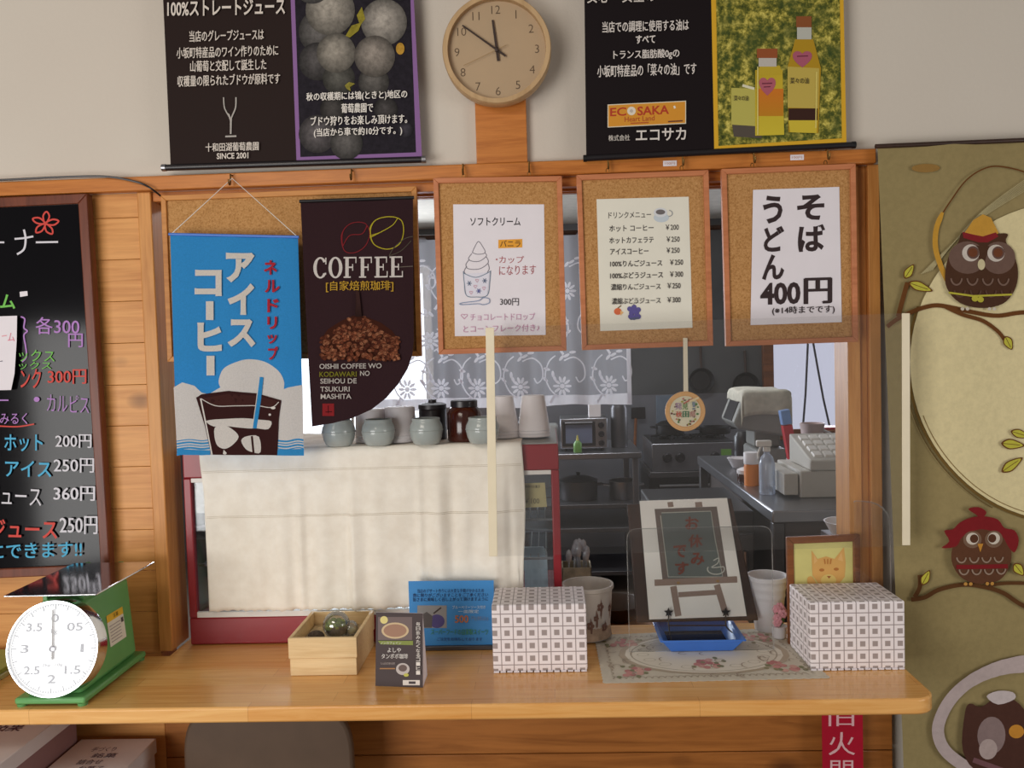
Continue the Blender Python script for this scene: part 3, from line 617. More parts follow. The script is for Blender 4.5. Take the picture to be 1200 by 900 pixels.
o, mp = paper('menu_sheet', 'cream drink menu sheet listing seven drinks with prices', [(699, 233.5), (807, 230.5), (811.5, 384), (703.5, 388)], Yb, 'paper_cream', None)
a = Art(mp); k = (66, 60, 58); a.text('ドリンクメニュー', 713, 248, 763, 255.5, k, .01, -.02); a.flush('menu_title', 'print', o)
for s, x0, x1, p, px, y in [('ホット コーヒー', 714, 766, '￥200', 780, 267), ('ホットカフェラテ', 714, 766, '￥250', 781, 281), ('アイスコーヒー', 715, 760, '￥250', 781, 294), ('100%りんごジュース', 715, 776, '￥250', 785, 308), ('100%ぶどうジュース', 715, 777, '￥300', 785, 322), ('濃縮りんごジュース', 716, 774, '￥250', 782, 335.5), ('濃縮ぶどうジュース', 717, 774, '￥300', 782, 352)]:
    a.text(s, x0, y-3.2, x1, y+4.2, k, .016, -.02); a.text(p, px, y-4, px+15.5, y+2.5, k, .012, -.02); a.flush('menu_line', 'print', o)
a = Art(mp); a.ell(775, 255, 9, 5.5, (196, 206, 214)); a.ell(774, 249, 8, 5.5, (214, 216, 220)); a.ell(774, 248.5, 5.5, 3, (110, 104, 104)); a.arc(784, 250, 4, 3.5, -1.6, 1.7, 1, (150, 152, 156)); a.flush('cup_picture', 'print', o)
a.ell(724, 365, 4.5, 4, (212, 106, 66)); a.line([(724, 361), (728, 358)], 1.2, (120, 90, 50)); a.poly([(727, 364), (731, 366), (727, 370)], (226, 180, 120))
for x, y in [(738, 362), (743, 360), (748, 363), (740, 367), (746, 367), (743, 364), (739, 371), (743, 372), (748, 371)]: a.ell(x, y, 3, 3, (92, 84, 148))
a.poly([(737, 373), (750, 371), (748, 374), (739, 375)], (86, 90, 120)); a.curve([(742, 358), (744, 354), (748, 355)], .7, (130, 130, 120)); a.flush('fruit_picture', 'print', o)
wv = lambda p: p
o, mp = paper('menu_sheet', 'white sheet with thick black brush lettering offering soba and udon for 400 yen', [(882.5, 222.5), (983.5, 219), (986.5, 377.5), (879.5, 381)], Yb-.001, 'paper', None)
a = Art(mp); k = (50, 34, 36)
for ch, x0, y0, x1, y1 in [('そ', 934, 228, 966, 258), ('ば', 935, 263, 967, 295), ('う', 894, 229, 917, 262), ('ど', 895, 265, 919, 295), ('ん', 893, 298, 919, 328), ('400', 891, 331, 938, 357), ('円', 943, 326, 974, 356)]: a.text(ch, x0, y0, x1, y1, k, .035, -.03)
a.text('(※14時までです)', 905, 358.5, 978, 368.5, k, .02, -.03); a.flush('lettering', 'print', o)

# ------------------------------------------------------------------ cloth banners
Yw = D-.075
def ripple(amp, wl, ph=0, x0=0):
    return lambda p: Vector((p.x, p.y+amp*math.sin((p.x-x0)*2*math.pi/wl+ph)*(1+.3*math.sin(p.z*9)), p.z))
mp = mapY(Yw); rp = ripple(.0022, .13, .5)
o = thing('cloth_banner', 'blue and white iced coffee banner hung from a white string', 'banner', tuple(mp(278, 405)))
sheet_col(mp, [(199.5, 274), (349, 277.5), (352.5, 400), (356, 534), (207.5, 533), (203, 400)], .0012, (58, 150, 216)).build('cloth', 'fabric_print', o, sub=.02, angle=60, wave=rp)
MB().tube([mp(198, 274.5), mp(350.5, 277.8)], .004, 10).build('top_rod', 'blue_tray', o)
hk = PY(272, 209, D-.055)
MB().tube([mp(201, 274), hk, mp(348, 277)], .0011, 6).build('hanging_string', 'string', o)
a = Art(mp, .0001, .0006); sea = (60, 152, 214); cl = (226, 220, 214); br = (62, 34, 34)
a.poly([(203.5, 454), (214, 448), (228, 452), (236, 460), (244, 462), (258, 454)]+spline([(258, 454), (256, 446), (262, 432), (278, 424), (292, 421), (310, 424), (326, 434), (333, 446), (333, 456)], 4)+[(338, 454), (354.5, 451), (355.5, 520), (207, 520)], cl)
a.poly([(206.5, 513), (355.5, 514), (356, 534), (207.5, 533)], cl)
for i in range(6):
    y = 515+i*3.2; a.curve([(207, y+2), (222, y), (236, y+1.5), (246, y+.5)], [1.2+.9*(i % 2)]*19, sea); a.curve([(324, y+1), (336, y+2.2), (348, y), (355.5, y+1)], [1.2+.9*((i+1) % 2)]*19, sea)
a.poly([(207.5, 526), (246, 528), (246, 533.3), (207.5, 533)], sea); a.poly([(324, 527), (356, 526), (356, 534), (324, 533.7)], sea)
a.flush('sky_and_cloud_print', 'fabric_print', o, sub=.02, angle=60, wave=rp)
a = Art(mp, .0001, .0026)
a.poly([(230, 466), (236, 462), (268, 458), (300, 461), (330, 469), (327, 490), (325, 533.5), (247, 533), (240, 500)], br)
a.poly([(235, 467)]+[(268, 461.5), (300, 464), (326, 470), (318, 477), (300, 475), (276, 475), (252, 475)], (74, 42, 40)); a.line([(235, 467), (241, 497), (248, 533)], 1.6, (236, 230, 224)); a.curve([(235, 467), (252, 475.5), (276, 475.5), (300, 475.5), (318, 477.5), (327, 471)], 1, (226, 220, 214))
a.poly(spline([(241, 494), (248, 492), (262, 491), (285, 490), (305, 492), (318, 494), (314, 503), (300, 502), (290, 502), (262, 499), (250, 500)], 3, True), cl)
a.poly(spline([(251, 502), (262, 498), (274, 504), (280, 512), (272, 522), (262, 526), (253, 520)], 4, True), (228, 222, 216)); a.poly(spline([(283, 516), (290, 511), (303, 512), (305, 530), (296, 530), (288, 526)], 3, True), (228, 222, 216)); a.line([(295, 511), (297, 531)], 2.4, br)
a.line([(306, 442), (303, 470), (298, 502)], 4.6, (52, 148, 212)); a.line([(303.5, 442), (300, 470), (295.5, 502)], .9, (226, 220, 214)); a.ell(320, 478, 3, 1.6, (236, 230, 224), n=12); a.ell(316, 486, 1.6, 1.4, (236, 230, 224), n=10); a.poly([(262, 527), (266, 531), (264, 533), (261, 532)], cl)
a.flush('iced_coffee_print', 'fabric_print', o, sub=.02, angle=60, wave=rp)
a = Art(mp, .0001, .0042); wh = (228, 218, 206)
for ch, x0, y0, x1, y1 in [('ア', 265, 296, 298, 331), ('イ', 267, 332, 298, 369), ('ス', 267, 374, 299, 407), ('コ', 228, 316, 260, 347), ('ヒ', 231, 378, 260, 412)]: a.text(ch, x0, y0, x1, y1, wh, .045)
a.rect(241, 353, 250, 375, wh); a.rect(241.5, 417, 251, 440, wh)
for ch, x0, y0, x1, y1 in [('ネ', 309, 305, 325, 322), ('ル', 310, 328, 328, 343), ('ド', 313, 350, 327, 366), ('リ', 313, 371, 325, 386), ('ッ', 313, 392, 325, 403), ('プ', 314, 406, 326, 422)]: a.text(ch, x0, y0, x1, y1, (186, 50, 62), .03)
a.flush('lettering', 'fabric_print', o, sub=.02, angle=60, wave=rp)

mp = mapY(Yw-.012); rp2 = ripple(.002, .15, 1.4)
o = thing('cloth_banner', 'dark brown coffee banner with a curved lower edge and a pile of beans', 'banner', tuple(mp(420, 370)))
edge = [(352, 235.5), (484, 231), (484.5, 330), (485, 398), (483.5, 415), (478, 432), (467, 450), (452, 467), (435, 480), (413, 490), (390, 496), (365.5, 500), (359, 380)]
sheet_col(mp, edge, .0012, (58, 38, 42)).build('cloth', 'fabric_print', o, sub=.02, angle=60, wave=rp2)
MB().tube([mp(351, 236), mp(485, 231.5)], .0045, 10).build('top_rod', 'black_matte', o)
a = Art(mp, .0001, .0008)
for i in range(2):
    a.curve([(400+i, 279), (404, 268), (414, 261), (428, 262), (433, 274), (428, 288), (416, 296), (404, 294)], .9, (142, 46, 52), True); a.curve([(402, 288), (410, 276), (424, 274), (430, 264+i)], .9, (142, 46, 52))
    a.curve([(433+i, 270), (440, 258), (456, 254), (470, 258), (473, 272), (468, 286), (454, 292), (438, 286)], 1.1, (190, 176, 52), True); a.curve([(434, 276+2*i), (446, 272), (460, 264), (466, 256)], 1, (190, 176, 52))
a.curve([(456, 300), (462, 290), (474, 280), (484, 277)], .9, (96, 88, 76)); a.curve([(456, 300), (470, 294), (482, 282)], .8, (96, 88, 76)); a.line([(468, 313), (484, 312)], .9, (120, 110, 100)); a.flush('bean_outline_print', 'fabric_print', o, wave=rp2)
a = Art(mp, .0001, .001); serif(a, 'COFFEE', 367, 301, 474.5, 325.5, (226, 218, 212), -.012)
a.text('[自家焙煎珈琲]', 382, 329, 461, 342, (206, 164, 60), .01, -.01)
for s, x0, x1, y0, y1, c in [('OISHII COFFEE WO', 374, 447, 426, 432, (206, 198, 192)), ('KODAWARI', 374, 418, 435.5, 441.5, (136, 132, 44)), ('NO', 422, 433, 434.5, 440.5, (206, 198, 192)), ('SEIHOU DE', 375, 418, 443.5, 449.5, (206, 198, 192)), ('TSUKURI', 375, 410, 453, 459, (206, 198, 192)), ('MASHITA', 375.5, 412, 461.5, 467.5, (206, 198, 192))]: a.text(s, x0, y0, x1, y1, c, .012, -.01)
a.flush('lettering', 'fabric_print', o, wave=rp2, sub=.03)
a = Art(mp, .0001, .001); a.rect(377.5, 473, 391.5, 487.5, (150, 44, 48)); a.line([(380, 479), (389, 478.5)], 1, (70, 24, 28)); a.line([(380, 483), (389, 482.5)], 1, (70, 24, 28)); a.line([(384.5, 475), (384.5, 486)], 1, (70, 24, 28)); a.flush('red_seal_print', 'fabric_print', o, wave=rp2)
a = Art(mp, .000006, .001); rr = random.Random(3)
a.poly([(377, 396), (384, 386), (400, 376), (414, 370), (428, 371), (446, 378), (460, 388), (467, 399), (464, 416), (455, 421), (384, 422), (377, 415)], (70, 36, 26))
pile = []
for _ in range(900):
    x = rr.uniform(376, 468); top = 397-27*math.exp(-((x-420)/26)**2); y = rr.uniform(top, 421.5)
    if abs(x-421) > 46-(421-y)*.0 and y > 405: continue
    pile.append((y, x))
for y, x in sorted(pile)[::2]:
    s_ = rr.uniform(.75, 1.15); an = rr.uniform(-1.2, 1.2); c = rr.choice([(160, 90, 62), (184, 110, 78), (134, 72, 50), (204, 134, 98), (110, 58, 42)])
    a.ell(x, y, 3.0*s_, 2.0*s_, c, tuple(int(q*.6) for q in c), 8, an); a.line([(x-2.2*math.cos(an)*s_, y-2.2*math.sin(an)*s_), (x+2.2*math.cos(an)*s_, y+2.2*math.sin(an)*s_)], .5, (60, 28, 22))
for i in range(6): a.poly([(416+i*.6, 371-i*3), (424-i*.3, 371-i*3), (421, 352-i*2), (417, 350-i*2)], (52+3*i, 34+2*i, 32+2*i))
a.flush('coffee_bean_photo', 'fabric_print', o, wave=rp2, sub=.03)
# ------------------------------------------------------------------ chalkboard with its note
Yk = D-.045; mp = mapY(Yk)
q = [(-190, 240), (101.5, 226.5), (129, 672), (-160, 685)]
P = [mp(*p) for p in q]; o = thing('chalkboard_menu', 'black chalkboard menu in a reddish brown frame with coloured handwriting', 'menu board', tuple((P[2]+P[3])/2))
m = MB(); inn = m.frame(P, .026, (0, -1, 0), .03); m.build('frame', 'chalk_frame', o, bevel=.003)
MB().prism([p+Vector((0, .008, 0)) for p in inn], (0, .008, 0)).build('panel', 'chalk', o)
a = Art(mapY(Yk+.008), .00015, .0004); wc = (214, 212, 220); pu = (176, 126, 196); gr = (112, 190, 80); rd = (206, 66, 56); cy = (72, 170, 210)
a.rect(-4, 283, 5, 285, wc); a.curve([(17, 280), (28, 279), (39, 277)], 2.2, wc); a.curve([(28, 269), (30, 280), (28, 292), (20, 298)], 2.4, wc); a.line([(42, 284), (68, 283.5)], 2.2, wc)
for t in range(5):
    an = -math.pi/2+t*2*math.pi/5+.1; cx, cy2 = 53, 262
    a.curve([(cx, cy2), (cx+10*math.cos(an-.35), cy2+9*math.sin(an-.35)), (cx+16*math.cos(an), cy2+14*math.sin(an)), (cx+10*math.cos(an+.4), cy2+9*math.sin(an+.4))], 2.0, rd, True)
a.flush('chalk_lettering', 'print', o)
a.text('ム', 0, 345, 18, 362, gr, .02, 0); a.curve([(24, 371), (29, 374), (28, 384), (32, 388), (28, 393), (30, 406), (31, 418), (26, 424)], 1.8, pu)
a.text('各300', 42, 372, 93, 392, pu, .012, .02); a.text('円', 80, 391, 97, 407, pu, .01); a.flush('chalk_lettering', 'print', o)
a.text('ックス', 22, 410, 64, 424, gr, .0, .03); a.text('ックス', 22, 424, 60, 433, gr, .0, 0); a.text('ンク', 24, 432, 48, 455, rd, .01); a.text('300円', 56, 433, 101, 450, rd, .012, -.01); a.flush('chalk_lettering', 'print', o)
a.line([(-4, 469), (10, 469)], 1.6, pu); a.ell(43, 468, 3.4, 3, pu); a.text('カルピス', 55, 463, 104, 483, pu, -.008, .06); a.text('みるく', 0, 484, 32, 497, pu, .0); a.curve([(-5, 499), (20, 500), (40, 497)], 1.6, rd); a.flush('chalk_lettering', 'print', o)
a.text('ホット', 5, 509, 50, 529, cy, .012); a.text('200円', 65, 509, 107, 525, wc, .012); a.text('アイス', 6, 540, 60, 559, cy, .012, .02); a.text('250円', 63, 537, 110, 554, wc, .012); a.flush('chalk_lettering', 'print', o)
a.text('ジュース', -16, 570, 48, 592, wc, .0, .04); a.text('360円', 63, 570, 111, 587, wc, .018); a.text('ジュース', -12, 609, 67, 631, rd, .015, .02); a.text('250円', 70, 605, 114, 626, wc, .012); a.flush('chalk_lettering', 'print', o); a.text('にできます!!', -12, 636, 96, 654, cy, .012, -.03)
a.flush('chalk_lettering', 'print', o)
mn = mapY(Yk-.006); o = thing('paper_note', 'white paper note stuck over the left side of the chalkboard menu', 'note', tuple(mn(5, 456)))
slab(mn, [(-40, 372), (20, 370), (19.5, 400), (17, 438), (13, 457), (-38, 458)], .001).build('sheet', 'paper', o); a = Art(mn, start=.0006); a.curve([(2, 394), (8, 393)], 1, (226, 150, 160)); a.text('ム', 9, 390, 17, 400, (222, 130, 150)); a.line([(-2, 424), (3, 423)], 1, (120, 120, 130)); a.flush('lettering', 'print', o)
s = slab(mapY(Yk+.005), [(23, 342), (32, 341), (32.5, 346.5), (23.5, 348)], .0015).build('sticker', 'paper', loc=tuple(mapY(Yk+.005)(28, 345))); tag(s, 'tiny white sticker on the chalkboard above the purple price', 'sticker')

# ------------------------------------------------------------------ owl tapestry
Yt = D-.055; mp = mapY(Yt)
def tw(p): return Vector((p.x, p.y+.0035*math.sin(p.x*22+.6)+.0012*math.sin(p.x*31+p.z*1.5), p.z))
o = thing('owl_tapestry', 'olive cloth tapestry with brown owls on branches before a big pale moon', 'tapestry', tuple(mp(1180, 800)))
ol = (152, 136, 94)
sheet_col(mp, [(1028.5, 171), (1120, 168), (1490, 152), (1500, 975), (1062, 985), (1058, 860), (1050, 700), (1040, 450)], .0015, ol).build('cloth', 'tapestry', o, angle=60, sub=.02, wave=tw)
MB().tube([tw(mp(1026, 171.5)), tw(mp(1495, 152))], .006, 10).build('top_rod', 'dark_wood', o)
a = Art(mp, .00025, .0035); mo = (222, 208, 162); bn = (78, 52, 38); bk = (106, 66, 34); lf = (190, 184, 70)
mc = (1255, 424); mr = 188
a.poly([(mc[0]+mr*math.cos(t*math.pi/40), mc[1]+mr*math.sin(t*math.pi/40)) for t in range(80)], mo)
a.arc(*mc, mr+2, mr+2, math.radians(100), math.radians(200), 3.2, (112, 88, 46), 30); a.arc(mc[0], mc[1], mr+7, mr+6, math.radians(118), math.radians(165), 1, (96, 76, 42), 20); a.arc(mc[0], mc[1], mr-4, mr-4, math.radians(105), math.radians(160), .9, (134, 108, 64), 20)
for i in range(7): a.curve([(1080+i*2, 321-i*.7), (1112+i, 289-i), (1150, 256-i*1.2), (1204, 222-i*2.2)], .9, (176, 164, 124))
a.ell(1085, 197, 16, 5, (150, 116, 64)); 
a.flush('moon_print', 'tapestry', o, sub=.02, wave=tw, angle=60)
a = Art(mp, .00012, .0075)
a.curve([(1040, 383), (1052, 374), (1075, 363), (1095, 358), (1112, 360), (1140, 366), (1170, 370), (1205, 366), (1260, 372), (1330, 360)], [5]*60, bk); a.curve([(1108, 360), (1128, 369), (1152, 376), (1170, 388), (1179, 399)], 4.6, bk); a.curve([(1053, 371), (1058, 352), (1064, 331)], 5.5, bk)
a.curve([(1104, 250), (1113, 236), (1130, 213), (1150, 199), (1172, 194.5), (1204, 203), (1226, 224), (1236, 250)], 1.6, bk); a.curve([(1104, 249), (1097, 268), (1096, 290), (1102, 312), (1110, 330), (1117, 343)], [3, 4, 5, 6, 6, 6, 6, 6, 6, 6, 6, 6, 6, 6, 6, 6, 6, 6, 6, 6, 6, 6, 6, 6, 5, 5, 5, 4, 4, 3, 2][:31], (196, 148, 58))
a.flush('branch_print', 'tapestry', o, sub=.02, wave=tw, angle=60)
a.curve([(1068, 703), (1084, 700), (1100, 691), (1126, 685), (1150, 687), (1176, 695), (1204, 712), (1260, 730)], 5, (92, 60, 34)); a.curve([(1072, 700), (1078, 688), (1078, 674)], 5, (92, 60, 34)); a.curve([(1160, 686), (1180, 684), (1204, 684)], 4, (92, 60, 34))
a.flush('branch_print', 'tapestry', o, sub=.02, wave=tw, angle=60)
def leaf(x, y, l, w, an):
    ca, sa = math.cos(an), math.sin(an); pts = [(-l, 0), (-l*.4, -w), (l*.3, -w*.8), (l, 0), (l*.3, w*.8), (-l*.4, w)]; T = lambda p: (x+p[0]*ca-p[1]*sa, y+p[0]*sa+p[1]*ca)
    a.poly(spline([T(p) for p in pts], 4, True), bk); a.poly(spline([T((p[0]*.84, p[1]*.78)) for p in pts], 4, True), lf); a.line([T((-l*.9, 0)), T((l*.6, 0))], .7, bk)
for v_ in [(1066, 318, 10, 5, -1.0), (1079, 336, 15, 5.5, .35), (1183, 402, 9, 5.5, 1.1), (1197, 509, 12, 5, .3), (1188, 521, 14, 6, .1), (1187, 545, 15, 6, -.6), (1085, 677, 10, 5, -1.1), (1195, 668, 9, 6, .9), (1186, 322, 0.1, .1, 0)]: leaf(*v_)
a.flush('leaf_print', 'tapestry', o, sub=.02, wave=tw, angle=60)
a = Art(mp, .00012, .0105); pat = (112, 88, 78); dk = (64, 42, 34)
a.poly([(1128, 275), (1140, 258), (1152, 251), (1162, 255), (1171, 272), (1168, 281), (1132, 281)], (200, 150, 62))
a.poly(spline([(1150, 361), (1124, 355), (1109, 338), (1107, 318), (1112, 298), (1122, 284), (1126, 273), (1136, 277), (1150, 280), (1168, 274), (1182, 274), (1180, 283), (1190, 300), (1194, 320), (1190, 340), (1176, 356)], 4, True), bn)
a.poly([(1127, 272), (1140, 275), (1152, 277), (1168, 272), (1171, 277), (1158, 284), (1146, 284), (1128, 279)], (132, 40, 44))
a.ell(1133, 302, 22, 19, pat); a.ell(1171, 302, 20, 19, pat); a.poly([(1143, 288), (1160, 288), (1151, 318)], bn)
for x in (1137, 1168): a.ell(x, 296.5, 10.5, 10, (206, 196, 186)); a.ell(x+2.8, 296, 7.6, 7.6, (104, 78, 70)); a.ell(x+2.6, 296, 5.6, 5.2, (112, 66, 44))
a.ell(1150, 310, 4.6, 6.4, (208, 196, 158))
for r_ in range(2):
    for i in range(4): a.arc(1120+i*19+r_*4, 325+r_*14, 6.5, 9, .15, math.pi-.15, 2, (122, 98, 86) if r_ == 0 else (94, 68, 56), 8)
a.line([(1111, 343), (1140, 347), (1187, 345)], 2.2, (186, 178, 66)); a.ell(1142, 350, 4, 3.4, (186, 178, 66)); a.ell(1149, 351, 4, 3.4, (186, 178, 66))
for x in (1127, 1133, 1160, 1166): a.ell(x, 362, 2.2, 2, (206, 196, 180))
a.flush('owl_print', 'tapestry', o, sub=.02, wave=tw, angle=60)
ry = (126, 34, 38)
a.poly(spline([(1150, 684), (1128, 678), (1116, 662), (1115, 644), (1124, 626), (1150, 614), (1176, 624), (1186, 644), (1184, 664), (1172, 680)], 4, True), (96, 62, 44))
a.poly(spline([(1124, 612), (1138, 606), (1154, 605), (1170, 609), (1178, 619), (1190, 622), (1195, 634), (1190, 648), (1182, 640), (1174, 628), (1150, 620), (1128, 628), (1120, 640), (1103, 642), (1112, 634), (1106, 622), (1116, 620)], 3, True), ry); a.poly(spline([(1134, 596), (1146, 594), (1156, 600), (1150, 607), (1142, 602)], 3, True), ry)
for x, px in ((1139, 1141), (1165, 1163)): a.ell(x, 632, 11, 10, (122, 96, 78)); a.ell(x, 631, 7.5, 7, (210, 200, 186)); a.ell(px, 631, 5, 5, (88, 56, 40))
a.poly([(1145, 637), (1152, 637), (1148.5, 647)], (196, 138, 58)); a.line([(1120, 664), (1182, 664)], 5, ry)
for r_ in range(2):
    for i in range(4): a.arc(1126+i*15+r_*3, 652+r_*14, 5.5, 7, .15, math.pi-.15, 1.8, (150, 128, 112), 8)
for x in (1131, 1137, 1157, 1163): a.ell(x, 684, 2.2, 2, (190, 140, 70))
a.flush('owl_print', 'tapestry', o, sub=.02, wave=tw, angle=60)
a = Art(mp, .00012, .0105); wsh = (186, 170, 168)
a.curve([(1205, 778), (1170, 784), (1140, 796), (1118, 814), (1104, 836), (1099, 858), (1108, 880), (1134, 900), (1160, 915)], [20, 20, 20, 19, 18, 18, 17, 17, 16, 16, 15, 15, 15]+[14]*36, wsh)
a.poly(spline([(1130, 836), (1136, 824), (1150, 828), (1172, 816), (1196, 826), (1206, 850), (1206, 900), (1150, 905), (1128, 880)], 4, True), (78, 50, 42)); a.poly(spline([(1156, 816), (1170, 810), (1188, 812), (1190, 820), (1170, 826)], 3, True), (198, 186, 186))
a.ell(1162, 862, 17, 22, (138, 118, 116)); a.ell(1158, 878, 11, 12, (178, 160, 156)); a.ell(1192, 858, 9, 8, (196, 136, 54)); a.line([(1140, 890), (1180, 905)], 6, (120, 84, 88))
a.flush('lower_owl_print', 'tapestry', o, sub=.02, wave=tw, angle=60)

# ------------------------------------------------------------------ red showcase with its cloth
Ys = 2.335; Yz = 2.78; ZT = 1.40
xa = PY(218, 640, Ys).x; xb = PY(657.5, 640, Ys).x; xbC = xb+.012
zb = PY(420, 721, Ys).z; zh = PY(640, 551, Ys).z; w = .022
o = thing('display_case', 'wine red glass display case standing on the counter under a cream cloth', 'display case', ((xa+xb)/2, (Ys+Yz)/2, ZC))
MB().box(xa, xb, Ys, Yz, ZC+.002, zb).build('base', 'red', o, bevel=.004)
MB().box(xa, xb, Ys, Yz, zh, ZT-.004).build('header', 'red', o, bevel=.004)
MB().box(xa+.004, xb-.004, Ys+.004, Yz-.004, ZT-.004, ZT).build('top_panel', 'grey_plastic', o)
for x in (xa, xb-w):
    for y in (Ys, Yz-w): MB().box(x, x+w, y, y+w, zb, zh).build('corner_post', 'red', o, bevel=.003)
m = MB(); m.box(xa+w, xb-w, Ys+.001, Ys+.012, zb, zb+.016); m.box(xa+w, xb-w, Ys+.001, Ys+.012, zh-.012, zh); m.build('white_trim', 'white_strip', o, bevel=.001)
MB().box(xa+w, xb-w, Ys+.013, Ys+.017, zb+.016, zh-.012).build('front_glass', 'glass', o)
for x in (xa+.006, xb-.010): MB().box(x, x+.004, Ys+w, Yz-w, zb, zh).build('side_glass', 'glass', o)
MB().box(xa+w, xb-w, Yz-.012, Yz-.008, zb, zh).build('back_glass', 'glass', o)
for f in (.34, .62):
    z = zb+(zh-zb)*f; m = MB(); m.box(xa+.012, xb-.012, Ys+.05, Ys+.056, z, z+.006); m.box(xa+.012, xb-.012, Yz-.05, Yz-.044, z, z+.006)
    for i in range(46): x = xa+.02+i*(xb-xa-.04)/45; m.box(x-.0015, x+.0015, Ys+.05, Yz-.045, z+.001, z+.004)
    m.build('wire_shelf', 'steel', o)
# things in the case
z1 = zb; cxp = PY(632, 640, Ys+.12)
b = MB(); b.box(cxp.x-.045, cxp.x+.022, Ys+.10, Ys+.16, z1+.0005, z1+.13); b.hexa([(cxp.x-.045, Ys+.10, z1+.13), (cxp.x+.022, Ys+.10, z1+.13), (cxp.x+.022, Ys+.16, z1+.13), (cxp.x-.045, Ys+.16, z1+.13), (cxp.x-.045, Ys+.125, z1+.152), (cxp.x+.012, Ys+.125, z1+.152), (cxp.x+.012, Ys+.135, z1+.152), (cxp.x-.045, Ys+.135, z1+.152)])
b = b.build('carton', plain('pale_blue_carton', (196, 214, 226), .5, 0, .4, .03), loc=(cxp.x, Ys+.13, z1), bevel=.002); tag(b, 'pale blue white carton standing inside the right end of the display case', 'carton')
lb = MB().lathe([(.026, 0), (.026, .10), (.012, .13), (.012, .15)], (xa+.055, Ys+.15, z1+.0005), 20).build('bottle', 'clear_blue', loc=(xa+.055, Ys+.15, z1)); tag(lb, 'clear bottle inside the left end of the display case', 'bottle')
mt = mapY(Ys+.011); t_ = thing('price_tag', 'yellowed price tag reading 100 yen behind the display case glass', 'price tag', tuple(PY(628, 594, Ys+.0125)))
mt = mapY(Ys+.0185+.001); slab(mt, [(611, 566.5), (638.5, 565.5), (641, 594), (611, 595)], .001).build('card', plain('aged_paper', (212, 192, 140), .7), t_); a = Art(mt, start=.0004); a.text('手作りお菓子', 615, 568.5, 633, 572, (60, 50, 44), .01); a.text('￥100', 615, 584, 632, 590, (96, 84, 66), .0); a.flush('lettering', 'print', t_)
# cloth draped over the top and front
zl = PY(420, 716, Ys-.02).z
cl_, cr_ = PY(243, 600, Ys).x, PY(613.5, 600, Ys).x
rc = random.Random(5); folds = [(rc.uniform(.012, .035), rc.uniform(0, 1), rc.uniform(.003, .009)) for _ in range(22)]
def fold(u): return sum(a_*math.exp(-((u-c_)/w_)**2) for w_, c_, a_ in folds)
LT = Yz-.06-Ys; LH = ZT-zl; LL = LT+LH
def cloth(u, v):
    s_ = v*LL; x = cl_+(cr_-cl_)*u; f = fold(u)
    if s_ < LT:
        y = Yz-.06-s_; z = ZT+.0035+.0012*math.sin(u*40+v*30); k = s_/LT
        if u < .06: x += .0*(1-k)
    else:
        d = s_-LT; t = min(1, d/.03); y = Ys-.004-.010*math.sin(t*math.pi/2)-f*min(1, d/.25)*1.6-.0015*math.sin(u*60+d*14); z = ZT+.0035-d+.006*(1-t)*0
        if d < .03: z = ZT+.0035-(1-math.cos(t*math.pi/2))*.03; 
        if u > .985: x += .006*math.sin(d*11)
        x += (-.012 if u < .02 else 0)*max(0, 1-d/.12)
        if v > .9999: z += .0035*abs(math.sin(u*math.pi*34))
    return (x, y, z)
ct = MB().grid(cloth, 204, 60).build('cloth', 'cloth', loc=((cl_+cr_)/2, Ys, ZT+.003), solid=.0012, angle=80)
o = ct; tag(o, 'cream cotton cloth with vertical folds draped over the red display case', 'cloth')
for d in (.058, .062, .185, .189):
    MB().tube([Vector(cloth(u/200, (LT+d)/LL))+Vector((0, -.0006, 0)) for u in range(1, 200)], .0005, 4).build('hem_stitch', plain('cloth_stitch', (196, 182, 160), .9) if d == .058 else bpy.data.materials['cloth_stitch'], ct)

# pots and cups on the case
def pot(px, py, label, lid=False):
    p = PZ(px, py, ZT+.0055); o = thing('glazed_pot', label, 'pot', tuple(p), 'celadon pots on the display case')
    MB().lathe([(.031, 0), (.036, .003), (.0425, .018), (.0465, .038), (.0448, .050), (.0400, .060), (.0385, .064), (.0390, .070), (.0375, .0715), (.034, .071), (.034, .062), (.040, .050), (.042, .030), (.035, .008), (1e-4, .006)], p, 32).build('body', 'celadon', o, angle=50)
    MB().lathe([(.0468, .0372), (.0478, .0385), (.0468, .0398), (.0460, .0385), (.0468, .0372)], p, 32, cap=False).build('shoulder_ring', 'celadon', o)
pot(397.5, 522, 'round grey green pot nearest the tip of the coffee banner'); pot(444, 521, 'round grey green pot second from the left on the cloth'); pot(500, 520, 'round grey green pot left of the dark brown bottle'); pot(566, 519, 'round grey green pot partly behind the white upright strip')
def cups(px, pyb, n, h, rb, rt, label, inv=True):
    p = PZ(px, pyb, ZT+.0055); r0, r1 = (rb, rt)
    o = thing('paper_cup_stack', label, 'cup stack', tuple(p), 'stacks of white cups behind the pots')
    for i in range(n):
        b = p+Vector((0, 0, i*.009)); MB().lathe([(r0, 0), (r0+.0015, .002), (r0, .004), (r1, h), (r1-.004, h+.001), (1e-4, h+.001)] if i == n-1 else [(r0, 0), (r0+.0015, .002), (r0, .004), (r0-.0006, .009)], b, 28, cap=False).build('cup', 'white_cup', o, angle=40)
cups(436, 517, 3, .075, .046, .044, 'stack of straight white cups behind the second grey green pot'); cups(470, 517, 3, .08, .046, .042, 'stack of white cups between the second and third grey green pots')
cups(590, 512, 3, .100, .046, .031, 'stack of upturned tapered white cups just right of the white upright strip'); cups(626, 511, 3, .100, .046, .033, 'stack of upturned white cups at the right end of the cloth')
